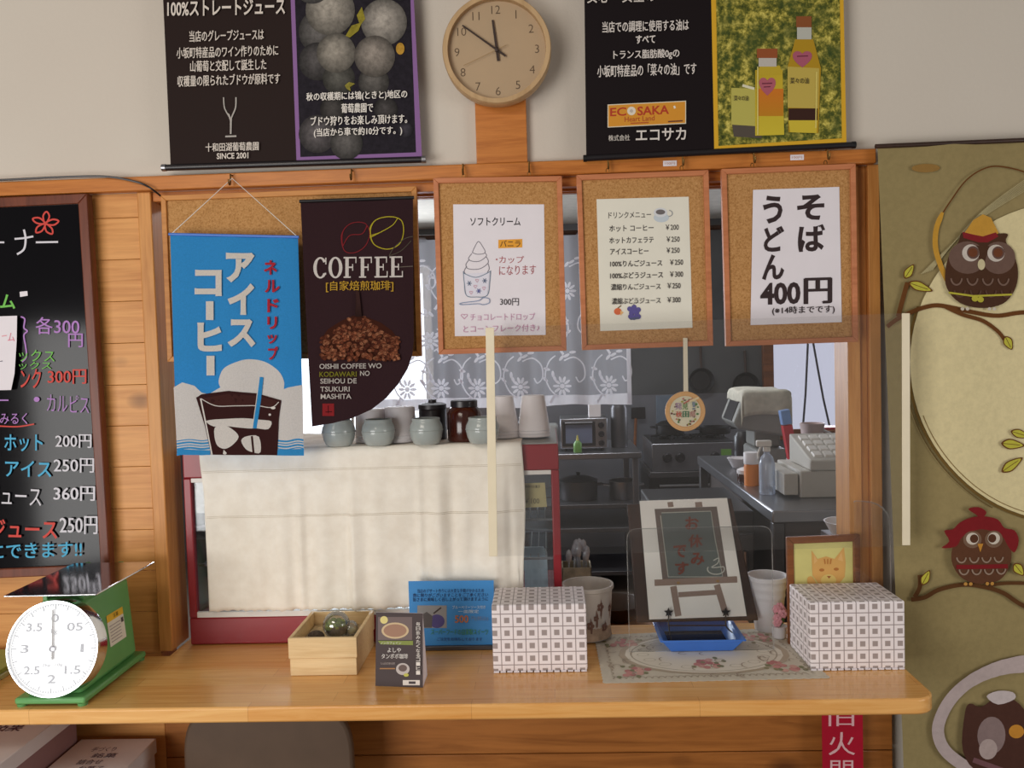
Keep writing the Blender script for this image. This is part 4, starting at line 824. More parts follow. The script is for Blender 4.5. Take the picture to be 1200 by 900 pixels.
p = PZ(545, 516, ZT+.0055); o = thing('brown_jar', 'dark brown glossy jar among the pots on the display case', 'jar', tuple(p)); MB().lathe([(.046, 0), (.048, .004), (.048, .078), (.04, .092), (.036, .096)], p, 32).build('body', 'amber', o); MB().lathe([(.038, .096), (.038, .112), (.036, .114)], p, 32).build('lid', 'black_plastic', o)
p = PZ(508, 514, ZT+.0055); o = thing('black_canister', 'black canister behind the third grey green pot', 'canister', tuple(p)); MB().lathe([(.04, 0), (.04, .085), (.038, .088)], p, 28).build('body', 'black_plastic', o, bevel=.002); MB().lathe([(.041, .088), (.041, .1), (.03, .104), (.012, .106), (.012, .114)], p, 28).build('lid', 'dark_appliance', o)

# ------------------------------------------------------------------ lace curtain on its rod
Yl = 2.98
rd_ = PY(600, 279, Yl).z
def lc(p):
    return Vector((p.x, p.y+.022*math.sin(p.x*31)+.010*math.sin(p.x*67+1), p.z))
o = thing('lace_curtain', 'sheer white lace curtain with embroidered flowers hanging behind the boards', 'curtain', (PY(590, 470, Yl).x, Yl, PY(590, 470, Yl).z))
xl, xr = PY(372, 470, Yl).x, PY(741, 475, Yl).x; zt, zbm = rd_+.01, PY(640, 476, Yl).z
MB().grid(lambda u, v: lc(Vector((xl+(xr-xl)*u, Yl, zt+(zbm+.035-zt)*v))), 160, 12).build('sheer_panel', 'lace', o, angle=80)
MB().grid(lambda u, v: lc(Vector((xl+(xr-xl)*u, Yl-.001, zbm+.037-.037*v+.004*math.sin(u*17)*v))), 160, 2).build('hem', 'lace_thread', o, angle=80)
MB().grid(lambda u, v: lc(Vector((xr-.014*u, Yl-.001, zt+(zbm-zt)*v))), 2, 12).build('side_hem', 'lace_thread', o, angle=80)
ml = mapY(Yl-.004)
def lacewave(p): return lc(p)
def motif(a, x, y, s=1.0, f=1):
    for i in range(10):
        an = i*math.pi/5; a.ell(x+7*s*math.cos(an), y+8*s*math.sin(an), 4.2*s, 1.7*s, (255,)*3, n=8, rot=an)
    a.ell(x, y, 3*s, 3*s, (255,)*3, n=8)
    a.curve([(x-4*f*s, y+13*s), (x-14*f*s, y+4*s), (x-20*f*s, y-12*s), (x-16*f*s, y-28*s), (x-8*f*s, y-36*s)], 1.7*s, (255,)*3)
    a.curve([(x-14*f*s, y+20*s), (x-8*f*s, y+10*s)], 3*s, (255,)*3)
    a.curve([(x+2*f*s, y-30*s), (x+14*f*s, y-34*s), (x+24*f*s, y-26*s), (x+26*f*s, y-12*s), (x+20*f*s, y-5*s), (x+16*f*s, y-11*s)], 1.7*s, (255,)*3)
    for j, (dx, dy) in enumerate([(-1, -33), (5, -36), (12, -40), (-18, -20), (-20, -8), (-9, -9), (-11, -14)]): a.ell(x+dx*f*s, y+dy*s, 4.2*s, 1.8*s, (255,)*3, n=8, rot=-.9*f+j*.4)
for i, x in enumerate([478, 516, 560, 610, 659, 714]):
    a = Art(ml, .00008, 0); motif(a, x, 454-(x-590)*.02, 1.0, 1 if i % 2 else 1); motif(a, x-12, 398-(x-590)*.02, .95, -1); motif(a, x+6, 342-(x-590)*.02, .95, 1)
    a.b.c = [None]*len(a.b.f); a.flush('embroidery', 'lace_thread', o, wave=lacewave)
rod = MB().tube([(-3.09, Yl, rd_+.012), (3.09, Yl, rd_+.012)], .009, 12).build('curtain_rod', 'dark_wood', loc=(0, Yl, rd_)); tag(rod, 'thin dark curtain rod running across behind the hanging boards', 'curtain rod')
# ------------------------------------------------------------------ things on the counter
# kitchen scale
def scale():
    fl = PZ(14, 831, ZC); y0, y1 = 1.93, 2.24; x0, x1 = PZ(13, 832, ZC).x, PZ(95, 832, ZC).x
    xc = (x0+x1)/2; hw = (x1-x0)/2; zt = 1.13
    o = thing('kitchen_scale', 'green dial kitchen scale with a steel tray at the left of the counter', 'scale', (xc, (y0+y1)/2, ZC))
    m = MB(); m.box(x0, x1, y0, y1, ZC+.006, ZC+.022)
    m.build('base', 'green', o, bevel=.005)
    for x in (x0+.012, x1-.012):
        for y in (y0+.012, y1-.012): MB().lathe([(.011, 0), (.012, .007)], (x, y, ZC), 14).build('foot', 'green_dark', o)
    f0, f1 = y0+.018, y1-.018; wa, b = hw-.014, hw-.03
    m = MB(); n = 8; yt0 = f0+.030
    bot = [(xc-wa, f0, ZC+.022), (xc+wa, f0, ZC+.022), (xc+wa, f1, ZC+.022), (xc-wa, f1, ZC+.022)]
    mid = [(xc-b, yt0, ZC+.19), (xc+b, yt0, ZC+.19), (xc+b+.004, f1, ZC+.19), (xc-b-.004, f1, ZC+.19)]
    top = [(xc-b, f0+.055, zt-.045), (xc+b, f0+.055, zt-.045), (xc+b, f1, zt-.045), (xc-b, f1, zt-.045)]
    m.add(bot+mid+top, [(0, 3, 2, 1)]+[(i+4*k, (i+1) % 4+4*k, (i+1) % 4+4*k+4, i+4*k+4) for k in (0, 1) for i in range(4)]+[(8, 9, 10, 11)])
    m.build('housing', 'green', o, bevel=.012)
    MB().lathe([(.03, 0), (.028, .018)], (xc, (f0+f1)/2+.02, zt-.046), 20).build('collar', 'green_dark', o)
    for s in (-1, 1):
        m = MB(); m.box(xc+s*.045-.006, xc+s*.045+.006, f0+.06, f1-.01, zt-.05, zt-.005); m.build('tray_bracket', 'green_dark', o, bevel=.002)
    # dial, leaning back a little
    rt = Matrix.Rotation(math.pi/2-.20, 3, 'X'); c = Vector((xc+.012, f0-.006, ZC+.137)); R = .112
    MB().lathe([(R, -.03), (R, .006), (R*.985, .011), (R*.955, .011), (R*.95, .004)], c, 64, rt, cap=False).build('dial_rim', 'platter', o, angle=35)
    MB().lathe([(1e-4, .004), (R*.952, .004)], c, 64, rt, cap=False).build('dial', 'dial', o)
    mp = lambda px, py, k=0: c+rt @ Vector((px*R, -py*R, .0045+k))
    mp2 = lambda px, py, k=0: c+rt @ Vector((px*R, py*R*-1*-1, .0045+k))
    up = lambda px, py, k=0: c+rt @ Vector((px*R, py*R, .0045+k))
    a = Art(lambda x, y, k=0: up(x, -y, k), 0, .0001); g = (120, 120, 130)
    for i in range(100):
        an = -math.pi/2+i*2*math.pi/100; r1 = .86 if i % 5 else .80
        if i % 5 == 0 or True: a.line([(r1*math.cos(an), r1*math.sin(an)), (.90*math.cos(an), .90*math.sin(an))], .012 if i % 5 else .02, g)
    a.arc(0, 0, .905, .905, 0, 2*math.pi, .008, g, 60)
    a.flush('dial_marks', 'print', o)
    a = Art(lambda x, y, k=0: up(x, -y, k), .00005, .0001)
    for i, s in enumerate(['0', '05', '1', '1.5', '2', '2.5', '3', '3.5']):
        an = -math.pi/2+i*2*math.pi/8; wd = (.085*len(s.replace('.', '')) if s != '1' else .035)
        a.text(s, .62*math.cos(an)-wd, .62*math.sin(an)-.085, .62*math.cos(an)+wd, .62*math.sin(an)+.085, (112, 112, 124), .012)
    a.text('kg', -.07, -.40, .07, -.28, g); a.text('2kg  10g', -.22, .30, .22, .38, g); a.flush('numerals', 'print', o)
    m = MB(); an = math.radians(93); q = [(-.02, -.22), (.02, -.22), (.012, .80), (-.012, .80)]
    m.prism([up(x*math.sin(an)+y*math.cos(an), y*math.sin(an)-x*math.cos(an), .003) for x, y in q], rt @ Vector((0, 0, .0008))); m.build('pointer', hm, o)
    MB().lathe([(R*.06, .004), (R*.06, .011), (R*.02, .012)], c, 16, rt).build('pointer_hub', 'steel', o)
    MB().lathe([(1e-4, .010), (R*.955, .010)], c, 48, rt, cap=False).build('dial_glass', 'glass', o)
    # tray
    t0, t1, tw = 1.875, 2.165, .108; z = zt
    m = MB(); cx2 = PY(57, 675, t0).x
    m.box(cx2-tw, cx2+tw, t0, t1, z, z+.004); m.build('tray', 'platter', o, bevel=.0015)
    # label on the right side
    xs = xc+b+.0035
    sgn = lambda y, z_: Vector((xc+wa+(b-wa)*((z_-ZC-.022)/(.168))+.0015+.003*(y-yt0)/(f1-yt0), y, z_))
    m = MB(); m.add([sgn(2.09, ZC+.085), sgn(2.17, ZC+.085), sgn(2.17, ZC+.165), sgn(2.09, ZC+.165)], [(0, 1, 2, 3)]); m.build('label_plate', 'paper_cream', o, angle=0)
    aa = Art(lambda x, y, k=0: sgn(x, y)+Vector((k, 0, 0)), .00005, .0004)
    aa.poly([(2.09, ZC+.147), (2.17, ZC+.147), (2.17, ZC+.165), (2.09, ZC+.165)], (232, 190, 50))
    for i in range(6): aa.line([(2.097, ZC+.135-i*.008), (2.15, ZC+.135-i*.008)], .0018, (150, 140, 140))
    aa.poly([(2.155, ZC+.128), (2.166, ZC+.128), (2.166, ZC+.14), (2.155, ZC+.14)], (80, 70, 70)); aa.text('注意', 2.12, ZC+.151, 2.145, ZC+.161, (90, 60, 30), .01)
    aa.flush('label_print', 'print', o)
scale()
# booklet at the left edge
p = PZ(0, 790, ZC); 
for i, (c, nm) in enumerate([((212, 206, 170), 'lower'), ((168, 176, 96), 'upper')]):
    b = MB(); x1 = PZ(13, 790, ZC).x-.006*i; b.box(x1-.16, x1, 2.02, 2.26, ZC+.0005+i*.0125, ZC+.012+i*.0125)
    b = b.build('booklet', plain('booklet_'+nm, c, .6), loc=(x1-.08, 2.14, ZC+i*.0125), bevel=.001); tag(b, 'pale booklet lying beneath the green one beside the scale' if i == 0 else 'yellow green booklet lying on a pale one beside the scale', 'booklet')
# wooden box with moss glass balls
x0, x1 = PZ(330, 808, ZC).x-.003, PZ(409, 808, ZC).x; y0, y1 = 2.10, 2.315; zt = ZC+.098; zm = ZC+.045; th = .009
o = thing('wooden_box', 'open pale wood box holding moss and glass balls on the counter', 'box', ((x0+x1)/2, (y0+y1)/2, ZC))
def walls(e, z0, z1):
    m = MB(); m.box(x0-e, x1+e, y0-e, y0-e+th, z0, z1); m.box(x0-e, x1+e, y1+e-th, y1+e, z0, z1); m.box(x0-e, x0-e+th, y0-e+th+.0002, y1+e-th-.0002, z0, z1); m.box(x1+e-th, x1+e, y0-e+th+.0002, y1+e-th-.0002, z0, z1); return m
m = walls(0, ZC+.0005, zm); m.box(x0+th+.0002, x1-th-.0002, y0+th+.0002, y1-th-.0002, ZC+.0005, ZC+.008); m.build('box_base', 'paulownia', o, bevel=.0012)
m = walls(.0025, zm+.0005, zt); m.build('box_upper', 'paulownia', o, bevel=.0012)
MB().box(x0+th+.0006, x1-th-.0006, y0+th+.0006, y1-th-.0006, ZC+.0085, ZC+.062).build('gravel_bed', plain('sand', (196, 176, 140), .95, 0, .1, .3, 120, .5, 150), o)
c = Vector((x0+.095, y0+.105, ZC+.062+.033)); o = thing('moss_terrarium', 'small round glass ball filled with green moss and pebbles in the wooden box', 'terrarium', (c.x, c.y, ZC+.062))
MB().sphere(c, .036, 28, 18).build('glass_ball', 'glass_ball', o)
m = MB(); rm = random.Random(5)
for i in range(26): m.sphere(c+Vector((rm.uniform(-.019, .019), rm.uniform(-.019, .019), rm.uniform(-.008, .010))), rm.uniform(.005, .010), 8, 6)
m.build('moss_mound', 'moss', o); MB().sphere(c+Vector((0, 0, -.013)), .027, 24, 12, (1, 1, .62)).build('pebble_layer', 'soil', o)
c = Vector((x0+.052, y0+.06, ZC+.062+.017)); b = MB().sphere(c, .018, 18, 12, (1.25, 1, .95)).build('moss_ball', 'soil', loc=tuple(c)); tag(b, 'small dark grey moss stone at the front of the wooden box', 'moss ball')
c = Vector((x1-.04, y0+.115, ZC+.062+.02)); o = thing('glass_ball', 'small clear glass ball near the right side of the wooden box', 'glass ball', (c.x, c.y, ZC+.062)); MB().sphere(c, .021, 24, 14).build('glass_shell', 'glass_ball', o); MB().sphere(c+Vector((0, 0, -.006)), .013, 16, 10, (1, 1, .7)).build('filling', plain('pale_filling', (186, 184, 150), .8), o)
# coffee card, a folded tent
A, B = PZ(440, 804, ZC), PZ(495.5, 806, ZC); zt = ZC+.170
tp = Vector((0, .038, zt-ZC-.0005)); n = (B-A).cross(tp).normalized(); n = n if n.y < 0 else -n
A += Vector((0, 0, .0005)); B += Vector((0, 0, .0005)); back = Vector((0, .078, 0))
o = thing('tent_card', 'dark brown folded card advertising coffee beside the wooden box', 'card', tuple((A+B)/2+Vector((0, .04, 0))))
m = MB(); t_ = -n*.0012; m.hexa([A, B, B+t_, A+t_, A+tp, B+tp, B+tp+t_, A+tp+t_]); m.build('front_panel', plain('card_brown', (66, 52, 52), .55, 0, .3, .03), o)
m = MB(); m.hexa([A+back, B+back, B+back+Vector((0, .0012, 0)), A+back+Vector((0, .0012, 0)), A+tp+Vector((0, .0015, 0)), B+tp+Vector((0, .0015, 0)), B+tp+Vector((0, .0027, 0)), A+tp+Vector((0, .0027, 0))]); m.build('back_panel', 'paper', o)
m = MB(); e = (B-A).normalized()*.001; m.prism([B+Vector((0, .003, 0)), B+back-Vector((0, .001, 0)), B+tp+Vector((0, .0012, -.004))], -e); m.build('side_flap', 'paper', o)
mp = mapPlane(A, n); a = Art(mp, start=.0004)
a.rect(443, 723, 483, 750, (110, 92, 90)); a.ell(463, 739, 16, 9.5, (206, 180, 140)); a.ell(463, 739, 13.5, 7.5, (160, 120, 96)); a.ell(450, 726.5, 4.5, 4.5, (222, 206, 130)); a.poly([(443, 751), (484, 751), (484, 756), (446, 755)], (128, 140, 58))
a.ell(472, 784, 8, 7, (190, 180, 176)); a.ell(472, 783, 5, 4, (100, 80, 74)); a.ell(476, 791, 3, 2, (190, 186, 80)); a.line([(445, 783.5), (463, 783.5)], 1.4, (170, 120, 70)); a.rect(472, 797, 492, 803, (222, 214, 206)); a.rect(479, 798.5, 487, 801.5, (60, 50, 54)); a.flush('picture_print', 'print', o)
a = Art(mp, start=.0014); a.text('よしや', 454, 759, 470, 764.5, (226, 220, 214), .01); a.text('タンポポ珈琲', 447, 766, 478, 772, (226, 220, 214), .012); a.text('ノンカフェイン', 446, 752, 470, 755, (230, 230, 210))
for i, ch in enumerate('毎日飲みたくなるコーヒー'): a.text('|' if ch == 'ー' else ch, 487.6, 729+i*5.2, 492.4, 733.4+i*5.2, (226, 218, 210), .01)
a.text('たんぽぽの根を焙煎', 446, 776, 463, 779, (170, 156, 150)); a.flush('lettering', 'print', o)
# blue notice
yb = 2.270; mp = mapY(yb); o = thing('blue_notice', 'blue printed notice with a small photo leaning before the red display case', 'notice', tuple(PY(530, 762, yb)))
zb0 = ZC+.012; P = [mp(478.5, 681), mp(578, 680), None, None]
pts = [(478.5, 681), (578.5, 680), (580, 757), (481, 758)]
sheet_col(mp, pts, .0015, (64, 140, 206)).build('sheet', 'print', o, angle=0)
q0, q1 = mp(481, 758), mp(580, 757); MB().box(q0.x, q1.x, yb-.008, yb+.018, ZC+.0005, max(q0.z, q1.z)+.003).build('foot_holder', 'steel_dark', o, bevel=.002)
a = Art(mp, start=.0004)
for i, s in enumerate(['当店のデザート作りには大変な手間がかかるため', '数に限りがございますことをご了承ください', '皆さまに美味しく召し上がって頂けますように']): a.text(s, 484 if i else 489, 690+i*5, 572 if i else 567, 694.5+i*5, (28, 50, 90), .01, -.01)
a.text('ブルーベリーソース付き', 530, 709.5, 569, 713.5, (200, 222, 236), .008, -.01); a.text('一皿限定', 537, 714.5, 561, 718.5, (200, 222, 236), .008); a.text('500', 533, 721, 549, 730, (186, 120, 80), .02); a.text('円(税込)', 552, 722, 572, 728, (120, 140, 170), .0)
a.text('スーパーフードの自家製スイーツ', 505, 737, 572, 744, (70, 140, 96), .015); a.text('ご注文をお待ちしております', 512, 747, 565, 751, (50, 70, 130), .008); a.flush('lettering', 'print', o)
a = Art(mp, start=.0004); a.rect(489, 709.5, 523.5, 736, (146, 146, 146)); a.ell(512, 728, 9, 8, (84, 76, 130)); a.poly([(489, 724), (500, 717), (507, 722), (506, 735.5), (489, 735.5)], (92, 88, 88)); a.line([(508, 719), (517, 712)], 1.8, (70, 60, 60)); a.flush('photo_print', 'print', o)

# two boxes wrapped in square-patterned paper
def wrapped(x0, x1, y0, y1, h, label, nx, nz, skew=0):
    o = thing('patterned_box', label, 'box', ((x0+x1)/2, (y0+y1)/2, ZC), 'boxes wrapped in square patterned paper')
    z0, z1 = ZC+.0045, ZC+.0045+h; sx = (x1-x0)/nx
    P = [Vector(q) for q in [(x0, y0, z0), (x1, y0, z0), (x1+skew, y1, z0), (x0+skew, y1, z0), (x0, y0, z1), (x1, y0, z1), (x1+skew, y1, z1), (x0+skew, y1, z1)]]
    me = bpy.data.meshes.new('wrapped_carton'); org = Vector(o['_o']); fs = [(0, 3, 2, 1), (4, 5, 6, 7), (0, 1, 5, 4), (1, 2, 6, 5), (2, 3, 7, 6), (3, 0, 4, 7)]
    me.from_pydata([tuple(p-org) for p in P], [], fs); uvl = me.uv_layers.new(name='UVMap')
    ny = (y1-y0)/sx; D2 = {0: [(0, 0), (0, ny), (nx, ny), (nx, 0)], 1: [(.0, 0), (nx, 0), (nx, ny), (0, ny)], 2: [(0, 0), (nx, 0), (nx, nz), (0, nz)], 3: [(0, 0), (ny, 0), (ny, nz), (0, nz)], 4: [(0, 0), (nx, 0), (nx, nz), (0, nz)], 5: [(0, 0), (ny, 0), (ny, nz), (0, nz)]}
    for f in me.polygons:
        for k, li in enumerate(f.loop_indices): u, v = D2[f.index][k]; uvl.data[li].uv = (u+.3, v+.5)
    me.materials.append(M['tile']); b = bpy.data.objects.new('wrapped_carton', me); C.objects.link(b); b.parent = o; b['_o'] = o['_o']
    bv = b.modifiers.new('bevel', 'BEVEL'); bv.width = .004; bv.segments = 2
    m = MB(); n = 14
    for (ax, ay), (bx, by), nn in (((x0, y0), (x1, y0), (0, -1)),):
        for i in range(n):
            f0, f1 = i/n, (i+1)/n; m.box(ax+(bx-ax)*f0+.001, ax+(bx-ax)*f1-.002, y0-.0015, y0+.004, ZC+.0005+.001*(i % 3)*.4, z0+.001)
    m.build('lower_edge', 'paper', o, bevel=.001)
    return o
wx0, wx1 = PZ(577, 797, ZC).x, PZ(690, 797, ZC).x
wrapped(wx0, wx1, 2.10, 2.258, .168, 'white box with a grey square pattern standing in the middle of the counter', 7.6, 5.2)
wx0, wx1 = PZ(953, 790, ZC).x, PZ(1064.5, 788, ZC).x
wrapped(wx0, wx1, 2.085, 2.250, .166, 'white box with a grey square pattern at the right end of the counter', 7.6, 5.4, -.004)

# doily
E_ = [PZ(*p, ZC) for p in [(708, 801), (972, 795), (908, 737), (697, 745)]]
o = thing('lace_doily', 'lace edged floral doily under the blue tray', 'doily', tuple(sum(E_, Vector())/4))
def dq(u, v): return (E_[0]*(1-u)+E_[1]*u)*(1-v)+(E_[3]*(1-u)+E_[2]*u)*v
per = []
for s_, (p, q) in enumerate([((0, 0), (1, 0)), ((1, 0), (1, 1)), ((1, 1), (0, 1)), ((0, 1), (0, 0))]):
    n = 26 if s_ % 2 == 0 else 18
    for i in range(n*4):
        t = i/(n*4); u, v = p[0]+(q[0]-p[0])*t, p[1]+(q[1]-p[1])*t; ct_ = Vector((.5, .5)); k = 1+.012*abs(math.sin(t*n*math.pi))
        per.append(dq(.5+(u-.5)*k, .5+(v-.5)*k)+Vector((0, 0, .0006)))
MB().prism(per, (0, 0, .001)).build('cloth', plain('doily_cloth', (214, 204, 186), .9, 0, .1, .05, 60, .3, 300), o, angle=0)
dm = lambda u, v, k=0: dq(u, v)+Vector((0, 0, .0018+k))
a = Art(dm, .000005, .0001); rr = random.Random(11)
for i in range(30):
    t = i/30; a.arc(.06+.88*t, .06, .014, .035, 0, math.pi, .006, (176, 160, 138), 6); a.arc(.06+.88*t, .94, .014, .035, math.pi, 2*math.pi, .006, (176, 160, 138), 6)
for i in range(12): a.arc(.04, .1+.8*i/12, .012, .02, -1.5, 1.5, .006, (176, 160, 138), 6); a.arc(.96, .1+.8*i/12, .012, .02, 1.6, 4.7, .006, (176, 160, 138), 6)
a.ell(.52, .52, .42, .42, (186, 168, 144)); a.ell(.52, .52, .39, .39, (232, 222, 204)); a.arc(.52, .52, .36, .36, 0, 2*math.pi, .008, (186, 172, 150), 40)
for i in range(16): an = i*math.pi/8; a.arc(.52+.3*math.cos(an), .52+.29*math.sin(an), .03, .03, 0, 6.28, .005, (196, 184, 162), 8)
for cx, cy_ in [(.16, .2), (.86, .22), (.14, .8), (.86, .8), (.5, .3)]:
    for _ in range(13): a.ell(cx+rr.uniform(-.06, .06), cy_+rr.uniform(-.08, .08), .018, .03, rr.choice([(204, 140, 132), (214, 164, 150), (190, 122, 118)]), n=9)
    for _ in range(7): a.ell(cx+rr.uniform(-.1, .1), cy_+rr.uniform(-.11, .11), .012, .022, rr.choice([(132, 132, 92), (150, 140, 104)]), n=8)
for _ in range(46): u, v = rr.uniform(.05, .95), rr.uniform(.05, .95); a.arc(u, v, rr.uniform(.01, .03), rr.uniform(.02, .05), rr.uniform(0, 3), rr.uniform(3.5, 6), .005, (172, 152, 132), 7)
a.flush('floral_print', 'print', o)

# blue tray
def tray():
    y0, y1 = PZ(818, 763, ZC+.004).y, PZ(818, 741, ZC+.004).y
    xl, xr = PZ(786, 762, ZC+.004).x, PZ(858, 761, ZC+.004).x; z0 = ZC+.0035; h = .036; fl = .025
    o = thing('blue_tray', 'shallow bright blue plastic tray lying on the doily', 'tray', ((xl+xr)/2, (y0+y1)/2, z0))
    m = MB(); t = .0025
    def ring(e, z): return [(xl-e, y0-e*.7, z), (xr+e, y0-e*.7, z), (xr+e, y1+e, z), (xl-e, y1+e, z)]
    R_ = [ring(0, z0), ring(fl, z0+h), ring(fl+.006, z0+h), ring(fl+.006, z0+h-.004), ring(fl+.002, z0+h-.004), ]
    I_ = [ring(fl-t, z0+h), ring(-t, z0+t)]
    vs = R_[0]+ring(fl, z0+h-.004)+ring(fl+.006, z0+h-.004)+ring(fl+.006, z0+h)+I_[0]+I_[1]; fs = [(3, 2, 1, 0)]
    for k in range(5): fs += [(4*k+i, 4*k+(i+1) % 4, 4*k+4+(i+1) % 4, 4*k+4+i) for i in range(4)]
    fs.append((20, 21, 22, 23)); m.add(vs, fs); m.build('shell', 'blue_tray', o, bevel=.003)
    MB().box(xl+.002, xr-.002, y0+.004, y1-.004, z0+t+.0002, z0+t+.004).build('dark_mat', 'navy', o, bevel=.001)
    return (xl, xr, y0, y1, z0)
TX = tray()
# wire stand with star ends, holding the sign
ylow = 2.335; lean = math.radians(17)
p0 = PY(818, 724, ylow); nrm = Vector((0, -math.cos(lean), math.sin(lean))); ms = mapPlane(p0, nrm)
S4 = [ms(*q) for q in [(749.5, 587), (852, 583.5), (875, 722), (761, 726)]]
B4 = [ms(x, y, -.006) for x, y in [(735, 591), (857, 584), (889, 727), (746, 729.5)]]
o = thing('dark_backing_board', 'dark brown wooden board leaning upright behind the closed sign', 'board', tuple((B4[2]+B4[3])/2))
m = MB(); m.prism(B4, -nrm*.010); m.build('panel', 'dark_wood', o, bevel=.003)
MB().frame(B4, .012, nrm, -.0025) and None
st = thing('wire_easel', 'black wire stand with two star tips holding the closed sign', 'easel', (p0.x, 2.33, TX[4]+.007))
zf = TX[4]+.0073
ends = []
for px in (783.5, 850.5):
    s_ = ms(px, 717.5, .009); f = Vector((s_.x-.004 if px < 800 else s_.x+.012, TX[2]+.02, zf+.003)); bk_ = Vector((s_.x, TX[3]-.004, zf+.003))
    low = ms(px, 733, .006)
    MB().tube(spline([tuple(s_), tuple(low+Vector((0, -.006, 0))), tuple(Vector((f.x, (f.y+low.y)/2, (low.z+f.z)/2))), tuple(f)], 5), .002, 8).build('front_leg', 'black_matte', st)
    pts = []
    for t in range(10): an = math.pi/2+t*math.pi/5; r_ = .0135 if t % 2 == 0 else .006; pts.append(s_+Vector((r_*math.cos(an), -.002, r_*math.sin(an))))
    MB().prism(pts, (0, .004, 0)).build('star_tip', 'black_matte', st, bevel=.0006)
    bt = ms(px, 724, -.02); MB().tube([low, bt+Vector((0, 0, -.01)), ms(px, 690, -.021)], .002, 8).build('rest_arm', 'black_matte', st)
    ends.append((f, low))
MB().tube([ends[0][0], ends[1][0]], .002, 8).build('front_rod', 'black_matte', st); MB().tube([ends[0][1], ends[1][1]], .002, 8).build('rest_rod', 'black_matte', st)
mid = (ends[0][1]+ends[1][1])/2; MB().tube([ms(817, 690, -.021)+Vector((0, .002, 0)), Vector((mid.x, 2.43, ZC+.004))], .002, 8).build('rear_leg', 'black_matte', st); MB().tube([ms(783.5, 690, -.021), ms(850.5, 690, -.021)], .002, 8).build('rear_rod', 'black_matte', st)
o = thing('closed_sign', 'white sign in a clear sleeve picturing an easel chalkboard with a closed notice', 'sign', tuple((S4[2]+S4[3])/2))
m = MB(); m.prism(S4, -nrm*.002); m.build('sheet', 'sign_paper', o)
sp = [ms(x, y, .0012) for x, y in [(748, 585), (853.5, 581.5), (876.5, 723), (760, 727)]]; m = MB(); m.poly(sp); m.build('clear_sleeve', 'glass', o)
a = Art(ms, .00006, .0002); wd = (150, 124, 110)
a.poly([(782, 588.5), (788.5, 588), (789.5, 594), (783, 594.5)], wd); a.poly([(814.5, 588.5), (822.5, 588), (823.5, 594), (815, 594.5)], wd)
a.poly([(767, 596.5), (840, 593.5), (853, 678), (776.5, 681)], (112, 96, 88)); a.poly([(775, 601), (833, 599), (847, 676), (783, 678)], (98, 102, 98))
a.line([(775, 601), (833, 599), (838, 632), (847, 676), (783, 676), (774, 604)], 1.1, (176, 172, 160)); a.line([(767, 683), (864, 679)], 7.5, wd); a.line([(789, 687), (795, 722)], 7.5, wd); a.line([(840, 685), (850, 718)], 7.5, wd); a.line([(795, 697), (841, 694)], 6, wd)
a.arc(839, 667, 10, 6, -.6, 3.6, 1.3, (186, 182, 170)); a.curve([(836, 657), (842, 654), (841, 660), (834, 665), (848, 664)], 1.2, (186, 182, 170)); a.ell(795, 683, 2, 1.6, (160, 120, 70)); a.ell(841, 681, 2, 1.6, (160, 120, 70)); a.flush('easel_picture', 'print', o)
a = Art(ms, .00006, .002); bc = (112, 58, 44)
for ch, x, y in [('お', 811, 613), ('休', 815, 634), ('み', 817.5, 655), ('で', 797, 646), ('す', 799, 666)]: a.text(ch, x-8, y-7.5, x+8, y+7.5, bc, .03)
a.flush('lettering', 'print', o)

# acrylic screens
def edge(name, o, pts, r=.0014): MB().tube(pts, r, 6).build(name, 'acrylic_edge', o)
def rounded(p):  # p: list of (point, radius) rounded polygon in 3D
    out = []; n = len(p)
    for i in range(n):
        c, r = p[i]; a_ = (p[i-1][0]-c).normalized(); b_ = (p[(i+1) % n][0]-c).normalized()
        if r == 0: out.append(c); continue
        for t in range(7):
            k = t/6; s_ = c+a_*r; e_ = c+b_*r; out.append(s_*(1-k)**2+c*2*k*(1-k)+e_*k*k)
    return out
Ya = 2.225
zt_ = PY(820, 618, Ya).z; xl, xr = PY(736, 690, Ya).x, PY(905, 650, Ya).x
o = thing('acrylic_screen', 'small clear acrylic screen with rounded corners standing before the closed sign', 'screen', ((xl+xr)/2, Ya, ZC+.0025))
pr = rounded([(Vector((xl, Ya, ZC+.0035)), 0), (Vector((xr, Ya, ZC+.0035)), 0), (Vector((xr, Ya, zt_)), .03), (Vector((xl, Ya, zt_)), .03)])
MB().prism(pr, (0, .002, 0)).build('pane', 'acrylic', o, angle=0); edge('pane_edge', o, pr[1:]+pr[:1], .001)
Xw = PY(1002, 640, 2.26).x
o = thing('acrylic_wing', 'clear acrylic side screen with a rounded corner behind the right patterned box', 'screen', (Xw+.03, 2.258, ZC))
y_ = 2.2565; A0 = PY(1001, 587, y_); A1 = PY(1043, 590, y_)
pr = rounded([(Vector((A0.x, y_, ZC+.0005)), 0), (Vector((A1.x, y_, ZC+.0005)), 0), (Vector((A1.x, y_, A0.z-.005)), .07), (Vector((A0.x, y_, A0.z)), .004)])
MB().prism(pr, (0, .002, 0)).build('pane', 'acrylic', o, angle=0); edge('pane_edge', o, pr, .0018)
